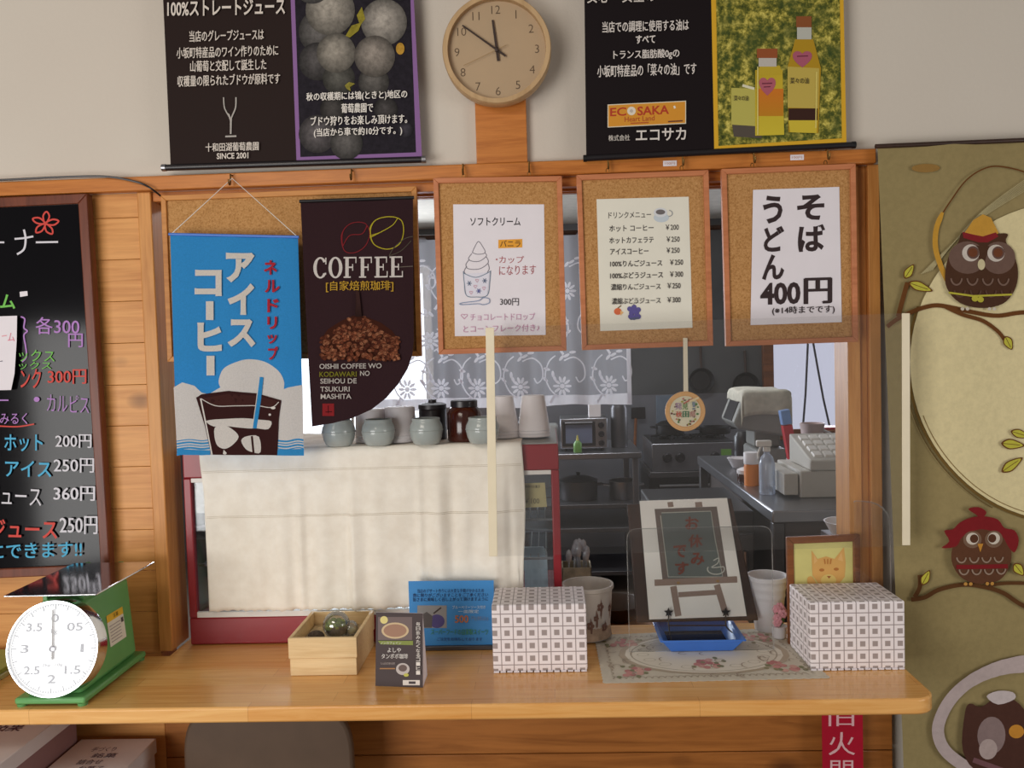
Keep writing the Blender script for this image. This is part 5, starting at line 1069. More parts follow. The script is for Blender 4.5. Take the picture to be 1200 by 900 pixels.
# hanging clear sheet between two pale strips
Yv = 2.165; o = thing('clear_hanging_sheet', 'clear hanging plastic sheet with two upright cream edge strips in front of the boards', 'screen', tuple(PY(820, 640, Yv)))
mp = mapY(Yv); Q = [mp(574, 384), mp(1062, 367), mp(1062.5, 640), mp(578, 652)]
MB().prism(Q, (0, .001, 0)).build('clear_panel', 'vinyl', o, angle=0)
for (xa_, ya_, xb_, yb_, w_) in [(574, 384, 578, 652, 10), (1061.5, 367, 1062, 639, 9.5)]:
    m = MB(); m.hexa([mp(xb_-w_/2, yb_, .001), mp(xb_+w_/2, yb_, .001), mp(xb_+w_/2, yb_, -.005), mp(xb_-w_/2, yb_, -.005), mp(xa_-w_/2, ya_, .001), mp(xa_+w_/2, ya_, .001), mp(xa_+w_/2, ya_, -.005), mp(xa_-w_/2, ya_, -.005)]); m.build('edge_strip', 'strip_cream', o, bevel=.001)
p = mp(574, 392, -.005); MB().tube([p, Vector((p.x, D-.0535, p.z))], .002, 8).build('mounting_peg', 'acrylic', o)

# round wooden sign on a strap
Yr = D-.058; mp = mapY(Yr); c = mp(803, 482); R = (mp(826.5, 482)-mp(779.5, 482)).length/2; rt = Matrix.Rotation(math.pi/2, 3, 'X')
o = thing('round_sign', 'small round wooden sign with colourful print hanging on a cream strap', 'sign', tuple(c))
MB().lathe([(R*.97, -.006), (R, -.004), (R, .003), (R*.97, .005), (R*.80, .005), (R*.79, .003)], c, 48, rt).build('disc', plain('disc_wood', (226, 172, 110), .5), o, angle=35)
m = MB(); m.hexa([mp(801, 461, -.001), mp(806.5, 461, -.001), mp(806.5, 461, -.003), mp(801, 461, -.003), mp(800.5, 396, -.001), mp(805.5, 396, -.001), mp(805.5, 396, -.003), mp(800.5, 396, -.003)]); m.build('strap', 'strip_cream', o)
a = Art(mp, .0001, .0034); a.ell(803, 482, 18.2, 18, (228, 218, 186)); rr = random.Random(8)
for i in range(34): an = rr.uniform(0, 6.28); r_ = rr.uniform(11, 16.5); a.ell(803+r_*math.cos(an), 482+r_*math.sin(an), rr.uniform(.8, 1.8), rr.uniform(.8, 1.6), rr.choice([(120, 60, 50), (80, 130, 70), (196, 120, 110), (90, 70, 60), (176, 170, 70)]), n=7)
a.flush('ring_print', 'print', o)
a = Art(mp, .0001, .0064)
a.text('発', 791, 472, 799, 480, (176, 146, 170), .02); a.text('見', 799.5, 472, 806, 480, (110, 150, 90), .02); a.text('！', 811, 471, 815, 480, (130, 140, 150), .02); a.text('秋', 792, 482, 799, 489, (206, 100, 80), .03); a.text('田', 800, 482, 807, 489, (60, 120, 80), .03); a.text('県', 808.5, 482, 815, 489, (186, 130, 120), .03); a.line([(801, 473), (812, 467)], 1.6, (190, 110, 90)); a.line([(808, 470.5), (819, 466)], 2.4, (236, 214, 168)); a.flush('lettering', 'print', o)

# cup tub at the back edge, bucket and pink flowers, picture of a cat
p = PZ(690, 746, ZC+.002); k = .001*p.y; R0, R1 = .058, .068; hh = (746-682)*p.y/1000
o = thing('plastic_tub', 'translucent plastic tub with brown flower prints behind the middle patterned box', 'tub', tuple(p))
MB().lathe([(R0*.9, 0), (R0, .004), (R1, hh-.012), (R1+.004, hh-.010), (R1+.004, hh), (R1-.002, hh), (R1-.003, hh-.012), (R0-.002, .006), (1e-4, .006)], p, 40).build('body', 'tub', o, angle=40)
MB().lathe([(R1-.004, hh*.0+.008), (R1-.012, hh*.6), (1e-4, hh*.62)], p, 32).build('contents', plain('tub_contents', (176, 152, 130), .8, 0, .2, .2, 60), o)
a = Art(lambda x, y, kk=0: p+Vector(((R0+(R1-R0)*y/hh+.0012+kk)*math.sin(x), -(R0+(R1-R0)*y/hh+.0012+kk)*math.cos(x), y)), .00003, 0)
for cx, cy_, s_ in [(.5, .10, 1), (.75, .04, 1.1), (1.1, .09, .9), (.05, .05, 1), (.3, .07, .7)]:
    for t in range(5): an = t*1.256; a.ell(cx+.1*s_*math.cos(an), cy_+.008*s_*math.sin(an), .07*s_, .0055*s_, (120, 88, 76), n=8)
    a.line([(cx, cy_), (cx+.08, cy_-.012*s_), (cx+.02, cy_-.024*s_)], [.05, .04, .02], (120, 88, 76))
a.flush('flower_print', 'print', o)
q = PY(899, 734, 2.405); o = thing('white_bucket', 'white ribbed plastic bucket between the easel and the right patterned box', 'bucket', (q.x, 2.395, ZC))
cb = Vector((q.x, 2.395, ZC+.0005)); hb = PY(905, 673, 2.40).z-ZC; r0, r1 = .036, .052
MB().lathe([(r0, 0)]+[(r0+(r1-r0)*t/30+(.0012 if t % 5 < 2 and t > 16 else 0), hb*.93*t/30) for t in range(1, 31)]+[(r1+.004, hb*.93), (r1+.004, hb), (r1-.001, hb), (r1-.004, hb*.93), (r0, .01), (1e-4, .01)], cb, 40).build('body', 'white_cup', o, angle=40)
o = thing('pink_flower_pot', 'tiny white pot with pink artificial flowers beside the right patterned box', 'flower pot', (cb.x+.005, 2.315, ZC)); fp = Vector((PY(913, 735, 2.318).x, 2.318, ZC+.002))
MB().lathe([(.014, 0), (.018, .004), (.02, .03), (.022, .034)], fp, 20).build('pot', 'white_cup', o)
rr = random.Random(4)
for i in range(8):
    c = fp+Vector((rr.uniform(-.012, .012), rr.uniform(-.012, .008), .045+.011*(i % 4)+rr.uniform(0, .008))); m = MB()
    for t in range(6): an = t*math.pi/3; m.sphere(c+Vector((.007*math.cos(an), -.002, .007*math.sin(an))), .006, 8, 6, (1, .6, 1))
    m.sphere(c+Vector((0, -.004, 0)), .004, 8, 6); m.build('flower', 'pink', o)
MB().sphere(fp+Vector((0, 0, .055)), .016, 10, 8, (1, .8, 1.3)).build('foliage', 'leaf', o)
Yf = 2.267; ln = math.radians(.3); p0 = Vector((PY(960, 700, Yf).x, Yf, ZC+.002)); nf = Vector((0, -math.cos(ln), math.sin(ln))); mf = mapPlane(p0, nf)
zz = lambda x: None
F4 = [mf(922, 630), mf(1008, 626.5), mf(1009, 735), mf(924, 737)]
for i in (2, 3):
    v = F4[i]-F4[3-i if i == 2 else 0]; top = F4[1 if i == 2 else 0]; d_ = (F4[i]-top); F4[i] = top+d_*((top.z-(ZC+.0015))/(top.z-F4[i].z))
o = thing('picture_frame', 'brown framed drawing of an orange cat leaning behind the right patterned box', 'picture', tuple((F4[2]+F4[3])/2))
m = MB(); inn = m.frame(F4, .018, nf, .014); m.build('frame', 'brown_frame', o, bevel=.002)
MB().prism([q-nf*.005 for q in inn], -nf*.004).build('picture', plain('yellow_paper', (210, 200, 124), .6), o)
a = Art(mf, .0001, -.0045); oc = (214, 164, 92)
a.poly([(951, 645), (958, 655), (968, 652), (978, 655), (989, 641), (991, 660), (990, 676), (980, 688), (962, 688), (952, 674)], oc); a.poly([(954, 650), (958, 657), (954, 661)], (222, 176, 110)); a.poly([(986, 647), (988, 658), (982, 656)], (222, 176, 110)); a.ell(971, 680, 9, 7, (218, 190, 110)); a.ell(963, 668, 3, 1.8, (176, 110, 50)); a.ell(980, 667, 3, 1.8, (176, 110, 50)); a.poly([(969, 675), (974, 675), (971.5, 678)], (160, 90, 50)); a.poly(spline([(948, 690), (946, 678), (952, 676), (960, 690)], 3), oc)
for t in range(3): a.line([(966+t*4, 655), (967+t*3, 661)], 1.4, (186, 120, 56))
a.flush('cat_drawing', 'print', o)

# ------------------------------------------------------------------ under the counter
MBx = MB(); sh = MBx.box(-2.4, PY(198, 900, 2.0).x, 1.78, 2.285, .36, .385).build('low_shelf', 'pine_x', loc=(-1.4, 2.0, .36)); tag(sh, 'low wooden shelf board carrying the white cartons below the counter', 'shelf')
zs_ = .3855
A = PZ(90, 903, .585); y0 = 1.86; y1 = 2.25
def carton(x0, x1, y0, y1, z1, mat, label, lid, art):
    o = thing('carton_box', label, 'box', ((x0+x1)/2, (y0+y1)/2, zs_)); MB().box(x0, x1, y0, y1, zs_, z1-.02 if lid else z1).build('box_body', mat, o, bevel=.003)
    if lid:
        MB().box(x0-.004, x1+.004, y0-.004, y1+.004, z1-.0395, z1).build('box_lid', 'box_white', o, bevel=.002)
    a = Art(lambda x, y, k=0: Vector((x, y, z1+.0002+k)), .00005, .0002); art(a, x0, x1, y0, y1); a.flush('lettering', 'print', o)
zt_ = PY(180, 866, 2.25).z
xr = PY(181, 870, 2.25).x; xl = PY(96, 868, 2.25).x
def art1(a, x0, x1, y0, y1):
    for i in range(4): a.text(['手づくり', '銘菓', '詰合せ', 'お菓子'][i], x0+.06+.02*(i % 2), y1-.045-i*.035, x0+.125+.02*(i % 2), y1-.07-i*.035, (110, 96, 110), .01)
    a.curve([(x0+.05, y0+.05), (x0+.09, y0+.085), (x0+.15, y0+.085), (x0+.18, y0+.05)], .012, (80, 50, 90))
carton(xl, xr, 1.80, 2.25, zt_, 'box_white', 'white lidded carton with dark writing on the low shelf', True, art1)
zt2 = PY(60, 848, 2.2).z+.03; xr2 = xl-.012
def art2(a, x0, x1, y0, y1): a.text('銘菓', x1-.14, y1-.1, x1-.06, y1-.16, (90, 60, 80), .02)
carton(xr2-.30, xr2, 1.86, 2.25, zt2, 'box_mauve', 'mauve sided carton with a white lid at the left of the low shelf', True, art2)
# chair pushed under the counter
Yc2 = 2.13; mp = mapY(Yc2); o = thing('chair', 'grey brown rounded chair back pushed beneath the counter', 'chair', (PY(314, 870, Yc2).x, 2.0, 0)); cx = o.location.x
hw = (PY(413, 880, Yc2).x-PY(215, 880, Yc2).x)/2; zc0 = .60
pr = [(cx+hw*math.copysign(abs(math.cos(t*math.pi/24))**.5, math.cos(t*math.pi/24)), zc0+.17*math.copysign(abs(math.sin(t*math.pi/24))**.6, math.sin(t*math.pi/24))) for t in range(48)]
MB().prism([(x, Yc2-.02+.25*(x-cx)**2, z) for x, z in pr], (0, .03, 0)).build('backrest', 'chair', o, bevel=.008)
MB().box(cx-.21, cx+.21, 1.72, 2.10, .40, .45).build('seat', 'chair', o, bevel=.015)
for sx in (-1, 1):
    MB().tube([(cx+sx*.17, 1.76, .40), (cx+sx*.19, 1.74, .0)], .012, 10).build('leg', 'steel_dark', o); MB().tube([(cx+sx*.17, Yc2+.02, .60), (cx+sx*.18, 2.09, .43), (cx+sx*.19, 2.10, .0)], .012, 10).build('leg', 'steel_dark', o)
# red hanging banner
Yn = 2.255; mp = mapY(Yn); o = thing('red_banner', 'narrow red vertical banner with white characters hanging below the counter', 'banner', tuple(mp(987, 900)))
zt_ = .812; tl, tr = mp(963, 838), mp(1011, 837)
zb_ = mp(985, 1010).z; x0, x1 = tl.x, tr.x
m = MB(); m.box(x0, x1, Yn, Yn+.001, zb_, .8125); m.build('cloth', plain('red_cloth', (170, 26, 48), .85, 0, .1, .06), o)
a = Art(mp, start=.0005); wc = (222, 176, 180); a.text('旧', 971, 832, 1001, 851, wc, .0); a.text('火', 971, 858, 1002, 885, wc, .0); a.text('開', 973, 891, 1000, 920, wc, .0); a.text('催', 973, 926, 1000, 955, wc, .0); a.flush('lettering', 'print', o)
# ------------------------------------------------------------------ the kitchen
def bx(x0, x1, y0, y1, z0, z1): return MB().box(x0, x1, y0, y1, z0, z1)
def pxX(px, py, Y): return PY(px, py, Y).x
# left work table against the back wall, with open shelves
Yq = 5.6; zt = PY(705, 531, Yq).z
x0, x1 = pxX(600, 531, Yq), pxX(752, 530, Yq); y1 = Yq+.75
o = thing('steel_work_table', 'stainless steel work table with open shelves carrying the toaster oven', 'table', ((x0+x1)/2, Yq+.37, 0))
bx(x0, x1, Yq, y1, zt-.04, zt).build('table_top', 'steel', o, bevel=.006)
for x in (x0+.02, x1-.06):
    for y in (Yq+.02, y1-.06): bx(x, x+.04, y, y+.04, 0, zt-.0405).build('leg', 'steel', o, bevel=.004)
zs1 = PY(705, 592, Yq).z; zs2 = PY(705, 620, Yq).z
zs3 = .15
sh = []
for z in (zs1-.0, zs2, zs3): bx(x0+.065, x1-.065, Yq+.03, y1-.02, z-.03, z).build('shelf', 'steel_dark', o, bevel=.004)
zS = zs1
def onpx(px, py, Y): return PY(px, py, Y)
# toaster oven
Yo = Yq+.12; a_, b_ = pxX(657, 510, Yo), pxX(712, 510, Yo); zo = zt+.0005; h = PY(685, 490, Yo).z-zo
o = thing('toaster_oven', 'small silver toaster oven with a dark glass door on the steel work table', 'toaster oven', ((a_+b_)/2, Yo+.13, zo))
for x in (a_+.03, b_-.03):
    for y in (Yo+.03, Yo+.24): MB().lathe([(.012, 0), (.012, .0155)], (x, y, zo), 10).build('foot', 'black_plastic', o)
bx(a_, b_, Yo, Yo+.27, zo+.016, zo+h).build('body', 'steel', o, bevel=.008)
wd = b_-a_; dxr = a_+wd*.74
MB().frame([Vector(q) for q in [(a_+.012, Yo-.004, zo+h-.02), (dxr, Yo-.004, zo+h-.02), (dxr, Yo-.004, zo+.035), (a_+.012, Yo-.004, zo+.035)]], .018, (0, -1, 0), .0035)
m = MB(); m.frame([Vector(q) for q in [(a_+.012, Yo-.012, zo+h-.02), (dxr, Yo-.012, zo+h-.02), (dxr, Yo-.012, zo+.035), (a_+.012, Yo-.012, zo+.035)]], .02, (0, -1, 0), .0115); d_ = m.build('door', 'dark_appliance', o, bevel=.002)
bx(a_+.033, dxr-.021, Yo-.008, Yo-.002, zo+.056, zo+h-.041).build('door_glass', plain('oven_glass_reflection', (104, 114, 138), .12, 0, .7), d_)  # bluish reflection put into the door glass colour
MB().tube([(a_+.03, Yo-.024, zo+h-.028), (dxr-.018, Yo-.024, zo+h-.028)], .006, 8).build('door_handle', 'steel', d_)
for i in range(3): MB().lathe([(.021, 0), (.021, .006), (.017, .018)], (a_+wd*.87, Yo-.0005, zo+h*(.78-.27*i)), 16, Matrix.Rotation(math.pi/2, 3, 'X')).build('knob', 'black_plastic', o)
o = bx(pxX(690, 480, Yo+.05), pxX(704, 480, Yo+.05), Yo+.05, Yo+.15, zo+h+.001, PY(697, 474, Yo+.05).z).build('carton', 'box_white', loc=(pxX(697, 480, Yo), Yo+.1, zo+h), bevel=.003); tag(o, 'small white carton standing on the toaster oven', 'carton')
p = PY(677, 525, Yq+.06); p.z = zt+.0005; o = thing('squeeze_bottle', 'small green squeeze bottle before the toaster oven', 'bottle', tuple(p)); MB().lathe([(.026, 0), (.028, .004), (.028, .06), (.012, .08)], p, 18).build('body', plain('green_bottle', (96, 140, 60), .4), o); MB().lathe([(.010, .08), (.004, .115)], p, 12).build('nozzle', plain('yellow_nozzle', (190, 180, 90), .4), o)
p = PY(645, 512, Yq+.2); p.z = zt+.0005; o = thing('grey_mixer', 'grey countertop machine with a round dial left of the toaster oven', 'appliance', (p.x, Yq+.3, p.z)); bx(p.x-.10, p.x+.055, Yq+.2, Yq+.42, p.z, p.z+.17).build('body', 'grey_plastic', o, bevel=.015); MB().lathe([(.045, 0), (.045, .006), (.036, .010), (.02, .010)], (p.x-.01, Yq+.1995, p.z+.085), 24, Matrix.Rotation(math.pi/2, 3, 'X')).build('dial', 'dark_appliance', o)
p = PY(726, 520, Yq+.3); o = thing('thermos_pot', 'tall dull grey steel container right of the toaster oven', 'container', (p.x, Yq+.3, zt+.0005)); MB().lathe([(.055, 0), (.058, .01), (.058, .27), (.05, .29)], (p.x, Yq+.3, zt+.0005), 24).build('body', 'steel_dark', o); MB().lathe([(.05, .29), (.05, .31), (.02, .32), (.02, .335)], (p.x, Yq+.3, zt+.0005), 24).build('lid', 'black_plastic', o)
def pan(label, px, py, Y, r, mat, hang=True):
    c = PY(px, py, Y); o = thing('frying_pan', label, 'pan', tuple(c)); rt = Matrix.Rotation(math.pi/2, 3, 'X')
    MB().lathe([(1e-4, -.03), (r*.75, -.03), (r, .012), (r+.004, .012), (r*.78, -.034), (1e-4, -.034)], c, 32, rt).build('bowl', mat, o)
    MB().tube([c+Vector((0, .0, r)), c+Vector((0, .005, r+.05)), c+Vector((0, .012, r+.17))], [.009, .010, .011], 8).build('handle', 'dark_wood', o)
    MB().tube([c+Vector((0, .012, r+.16)), c+Vector((0, KB-Y-.002, r+.17))], .004, 6).build('hanger', 'steel', o)
pan('black frying pan hung on the kitchen wall left of the wooden window frame', 874, 452, KB-.06, .10, 'black_matte'); pan('dull dark frying pan hung on the kitchen wall behind the round sign', 822, 446, KB-.06, .095, 'dark_appliance')
o = bx(pxX(769, 480, KB), pxX(800, 480, KB), KB-.012, KB-.001, PY(785, 500, KB).z, PY(785, 463, KB).z).build('wall_plate', plain('blue_grey_plate', (120, 134, 150), .4, .3), loc=(pxX(785, 480, KB), KB-.006, 1.2), bevel=.002); tag(o, 'blue grey panel plate fixed on the kitchen wall behind the round sign', 'panel')
p = PY(748, 484, KB-.05); o = thing('spatula', 'black spatula with a brown handle hanging on the kitchen wall', 'spatula', tuple(p)); bx(p.x-.055, p.x+.055, KB-.055, KB-.048, p.z-.045, p.z+.045).build('blade', 'black_plastic', o, bevel=.006); MB().tube([(p.x-.02, KB-.05, p.z-.04), (p.x-.035, KB-.05, p.z-.30)], .011, 8).build('handle', 'brown_frame', o); MB().tube([(p.x, KB-.05, p.z+.044), (p.x, KB-.001, p.z+.05)], .003, 6).build('hanger', 'steel', o)
# pots on the shelf under the toaster
def cookpot(label, px, py, Y, r, h, z, mat, lid=True):
    c = Vector((pxX(px, py, Y), Y, z+.0005)); o = thing('cooking_pot', label, 'pot', tuple(c)); MB().lathe([(r*.95, 0), (r, .01), (r, h), (r+.006, h+.003), (r-.004, h+.003), (r-.005, .012), (1e-4, .01)], c, 28).build('body', mat, o)
    for s in (-1, 1): MB().tube([c+Vector((s*(r-.002), -.03, h*.75)), c+Vector((s*(r+.035), -.02, h*.78)), c+Vector((s*(r+.035), .02, h*.78)), c+Vector((s*(r-.002), .03, h*.75))], .006, 8).build('handle', mat, o)
    if lid: MB().lathe([(r, h+.0035), (r*.6, h+.025), (1e-4, h+.035)], c, 28).build('lid', mat, o); MB().lathe([(.01, h+.033), (.016, h+.05), (.012, h+.055)], c, 12).build('knob', 'black_plastic', o)
cookpot('dull metal pot on the upper shelf of the work table at the left', 678, 575, Yq+.25, .13, .13, zs1, 'steel_dark'); cookpot('wide steel pot on the upper shelf of the work table at the right', 731, 575, Yq+.25, .10, .12, zs1, 'steel', False)
# gas stove on its stand
Yg = 5.9; x0, x1 = pxX(764, 535, Yg), pxX(862, 535, Yg); zg = PY(812, 552, Yg).z; zgt = PY(812, 519, Yg).z
o = thing('stove_stand', 'low dark steel stand carrying the gas stove', 'stand', ((x0+x1)/2, Yg+.3, 0)); bx(x0-.02, x1+.02, Yg-.02, Yg+.6, zg-.04, zg).build('top', 'steel_dark', o, bevel=.004)
bx(x0-.02, x1+.02, Yg+.05, Yg+.58, .0, zg-.0405).build('cabinet', 'dark_appliance', o, bevel=.004)
bx(x0+.03, x1-.05, Yg+.025, Yg+.049, zg-.34, zg-.12).build('oven_door', 'black_plastic', o, bevel=.006); MB().tube([(x0+.05, Yg+.01, zg-.10), (x1-.07, Yg+.01, zg-.10)], .011, 8).build('handle', 'steel', o)
o = thing('gas_stove', 'dark steel gas stove with black knobs at the back of the kitchen', 'stove', ((x0+x1)/2, Yg+.28, zg+.0005))
bx(x0, x1, Yg, Yg+.55, zg+.0005, zgt).build('body', 'steel', o, bevel=.006); bx(x0+.01, x1-.01, Yg+.01, Yg+.54, zgt+.0002, zgt+.006).build('top_plate', 'black_matte', o)
for i, px in enumerate((782, 797, 838)): MB().lathe([(.034, 0), (.034, .012), (.026, .03)], (pxX(px, 536, Yg), Yg-.0003, zg+.5*(zgt-zg)), 18, Matrix.Rotation(math.pi/2, 3, 'X')).build('knob', 'black_plastic', o)
bx(pxX(845, 535, Yg), pxX(857, 535, Yg), Yg-.003, Yg-.0002, zg+.3*(zgt-zg), zg+.75*(zgt-zg)).build('green_label', plain('green_sticker', (110, 160, 70), .5), o)
for i in range(3):
    c = Vector((x0+.12+i*(x1-x0-.24)/2, Yg+.25, zgt+.006)); m = MB()
    m.lathe([(.035, .0), (.04, .008), (.03, .016)], c, 18); m.build('burner', 'black_matte', o)
    m = MB()
    for t in range(4): an = t*math.pi/2+.4; m.tube([c+Vector((.03*math.cos(an), .03*math.sin(an), .024)), c+Vector((.11*math.cos(an), .11*math.sin(an), .024)), c+Vector((.11*math.cos(an), .11*math.sin(an), .001))], .005, 6)
    m.build('pan_support', 'black_matte', o)
cz = zgt+.036
cookpot('black pot on the left burner of the gas stove', 785, 510, Yg+.25, .10, .07, cz, 'black_matte', True); cookpot('low black pan on the right burner of the gas stove', 838, 510, Yg+.25, .11, .045, cz, 'black_matte', False)
# steel counter running back on the right with its things
Yc0, Yc1 = 3.35, 5.0; zr = 1.0; xl = pxX(908, 600, Yc0); 
zr = PY(940, 598, Yc0).z; xl = pxX(905, 602, Yc0)
o = thing('steel_side_counter', 'dark steel counter on the right carrying the cash register', 'counter', ((xl+2.4)/2, 4.2, 0))
bx(xl, 2.4, Yc0, Yc1, zr-.05, zr).build('counter_top', 'steel', o, bevel=.006)
bx(xl+.06, 2.36, Yc0+.05, Yc1-.05, .1, zr-.0505).build('cabinet', plain('brown_grey_steel', (96, 88, 86), .45, .4, .5, .12, 4), o, bevel=.004)
for y in (Yc0+.01, Yc1-.06): bx(xl+.005, xl+.05, y, y+.045, 0, zr-.0505).build('leg', 'steel_dark', o, bevel=.004)
zr += .0005
# cash register
Yh = 3.60; xa, xb = pxX(921, 570, Yh), pxX(921, 570, Yh)+.42; hgt = .115
hgt = max(.09, hgt)
o = thing('cash_register', 'pale grey cash register with an open drawer on the steel side counter', 'cash register', ((xa+xb)/2, Yh+.2, zr))
bx(xa+.06, xb, Yh, Yh+.36, zr, zr+hgt).build('drawer_case', 'beige_plastic', o, bevel=.006)
d_ = bx(xa-.005, xa+.055, Yh+.01, Yh+.35, zr+.012, zr+hgt-.012).build('drawer', 'beige_plastic', o, bevel=.004); MB().lathe([(.008, 0), (.008, .004)], (xa-.005, Yh+.18, zr+hgt*.5), 12, Matrix.Rotation(-math.pi/2, 3, 'Y')).build('lock', 'steel', d_)
kb = zr+hgt+.0005; K = [(xa+.10, Yh-.01, kb), (xb, Yh-.01, kb), (xb, Yh+.30, kb), (xa+.10, Yh+.30, kb), (xa+.10, Yh-.01, kb+.045), (xb, Yh-.01, kb+.045), (xb, Yh+.30, kb+.125), (xa+.10, Yh+.30, kb+.125)]
MB().hexa(K).build('keyboard_unit', 'beige_plastic', o, bevel=.006)
sl = .08/.31
for r_ in range(4):
    for k in range(6):
        x = xa+.125+k*.046; y = Yh+.02+r_*.062; z = kb+.045+(y-Yh+.01)*sl
        MB().hexa([(x, y, z-.001), (x+.036, y, z-.001), (x+.036, y+.045, z-.001+.045*sl), (x, y+.045, z-.001+.045*sl), (x+.002, y+.002, z+.010), (x+.034, y+.002, z+.010), (x+.034, y+.043, z+.010+.045*sl), (x+.002, y+.043, z+.010+.045*sl)]).build('key', 'white_strip', o)
# towel covered machine
Ym = 4.45; c = PY(893, 560, Ym); zb_ = zr; top = PY(890, 459, Ym).z; x0, x1 = pxX(886, 500, Ym), pxX(922, 500, Ym)
o = thing('covered_machine', 'grey angular kitchen machine with a towel over its top', 'appliance', ((x0+x1)/2, Ym+.15, zb_))
bx(x0-.0, x1, Ym, Ym+.30, zb_, zb_+.10).build('base', 'grey_plastic', o, bevel=.012)
xm = pxX(887, 500, Ym); bx(x0+.01, x1-.01, Ym+.08, Ym+.28, zb_+.10, top-.10).build('column', 'grey_plastic', o, bevel=.012)
hx = pxX(858, 500, Ym)
prof = [(hx, top-.155), (hx+.055, top-.02), (x0+.03, top-.012), (x1+.0, top-.012), (x1, top-.235), (x0+.04, top-.215), (hx+.03, top-.19)]
MB().prism([(x, Ym-.03, z) for x, z in prof], (0, .32, 0)).build('head', 'grey_plastic', o, bevel=.012)
MB().prism([(hx+.004, Ym+.02, top-.15), (hx+.046, Ym+.02, top-.045), (hx+.042, Ym+.02, top-.043), (hx-.001, Ym+.02, top-.148)], (0, .2, 0)).build('dark_panel', 'black_plastic', o)
tw_pts = [(hx+.042, top-.055), (hx+.05, top-.010), (hx+.075, top+.002), (x0+.09, top+.004), (x1+.006, top-.003), (x1+.014, top-.03), (x1+.014, top-.16)]
sp_ = spline(tw_pts, 5); o = thing('towel', 'folded grey towel draped over the angular kitchen machine', 'towel', ((x0+x1)/2, Ym+.12, top))
n_ = len(sp_); 
def tg(u, v):
    i = u*(n_-1); k = min(int(i), n_-2); f = i-k; x = sp_[k][0]*(1-f)+sp_[k+1][0]*f; z = sp_[k][1]*(1-f)+sp_[k+1][1]*f
    s_ = v*.46; y = Ym+.30-s_
    if y < Ym-.036: z -= (Ym-.036-y); y = Ym-.036-.004*math.sin(u*25)
    return (x, y, z+.003*math.sin(u*20+v*12)+.002)
MB().grid(tg, n_-1, 20).build('cloth', 'towel', o, solid=.004, angle=80)
# bottles and cups on the side counter
def spot(px, py): 
    q = PZ(px, py, zr); return Vector((q.x, q.y, zr))
sp0 = PY(888, 575, 4.02); p = Vector((pxX(899, 560, 3.72), 3.72, zr)); o = thing('spray_bottle', 'clear bluish spray bottle standing left of the cash register', 'bottle', tuple(p))
MB().lathe([(.032, 0), (.034, .006), (.034, .13), (.026, .16), (.013, .175), (.013, .185)], p, 24).build('body', 'clear_blue', o); q = p+Vector((0, 0, .186)); MB().lathe([(.016, 0), (.016, .02)], q, 16).build('collar', 'white_strip', o); bx(q.x-.045, q.x+.02, q.y-.011, q.y+.011, q.z+.0205, q.z+.048).build('trigger_head', 'white_strip', o, bevel=.005); MB().tube([q+Vector((-.025, 0, .022)), q+Vector((-.038, 0, -.01)), q+Vector((-.036, 0, -.03))], .005, 8).build('trigger', 'white_strip', o)
p = Vector((pxX(881, 575, 3.95), 3.95, zr)); o = thing('seasoning_bottle', 'bottle with an orange label and white cap beside the spray bottle', 'bottle', tuple(p)); MB().lathe([(.033, 0), (.034, .085), (.03, .1)], p, 22).build('body', 'orange_cap', o); MB().lathe([(.034, .1), (.035, .15), (.033, .153)], p, 22).build('cap', 'white_cup', o)
p = Vector((pxX(868, 585, 4.02), 4.02, zr)); p.x = max(p.x, xl+.06); o = thing('seasoning_jar', 'low jar with a white paper covered lid at the edge of the steel side counter', 'jar', tuple(p)); MB().lathe([(.04, 0), (.045, .01), (.045, .05), (.04, .058)], p, 24).build('body', 'amber', o); MB().lathe([(.047, .045), (.047, .062), (.03, .07), (1e-4, .071)], p, 24).build('lid', 'white_cup', o)
p = Vector((pxX(866, 548, 4.5), 4.5, zr)); p.x = max(p.x, xl+.07); o = thing('white_bowl', 'white bowl lying behind the seasoning jar on the steel side counter', 'bowl', tuple(p)); MB().lathe([(.03, 0), (.035, .004), (.06, .05), (.062, .052), (.058, .05), (.03, .008), (1e-4, .007)], p, 28).build('bowl_body', 'white_cup', o)
p = Vector((pxX(930, 545, 4.2), 4.2, zr)); o = thing('wrap_carton', 'upright red and blue wrap carton behind the cash register', 'carton', tuple(p)); R_ = Matrix.Rotation(-.16, 3, 'Y'); MB().obox(p+Vector((-.012, 0, .13)), .045, .045, .24, R_).build('body', 'red_plastic', o, bevel=.002); MB().obox(p+Vector((-.012, 0, .13))+R_ @ Vector((0, 0, .16)), .045, .045, .07, R_).build('blue_end', plain('blue_carton', (120, 150, 200), .5), o, bevel=.002)
p = Vector((pxX(952, 520, 4.75), 4.75, zr)); o = thing('pale_pitcher', 'pale pink pitcher on the counter before the white kitchen blind', 'pitcher', tuple(p)); MB().lathe([(.06, 0), (.065, .01), (.058, .14), (.066, .20), (.062, .20), (.05, .02), (1e-4, .015)], p, 26).build('body', plain('pale_pink', (214, 190, 186), .5), o); MB().tube([p+Vector((.058, 0, .16)), p+Vector((.10, 0, .14)), p+Vector((.095, 0, .07)), p+Vector((.06, 0, .05))], .008, 8).build('handle', 'white_cup', o)
p = Vector((pxX(937, 520, 4.62), 4.62, zr)); o = thing('drinking_glass', 'clear drinking glass left of the pale pink pitcher', 'glass', tuple(p)); MB().lathe([(.03, 0), (.035, .15), (.033, .15), (.028, .01), (1e-4, .008)], p, 24).build('body', 'clear_blue', o)
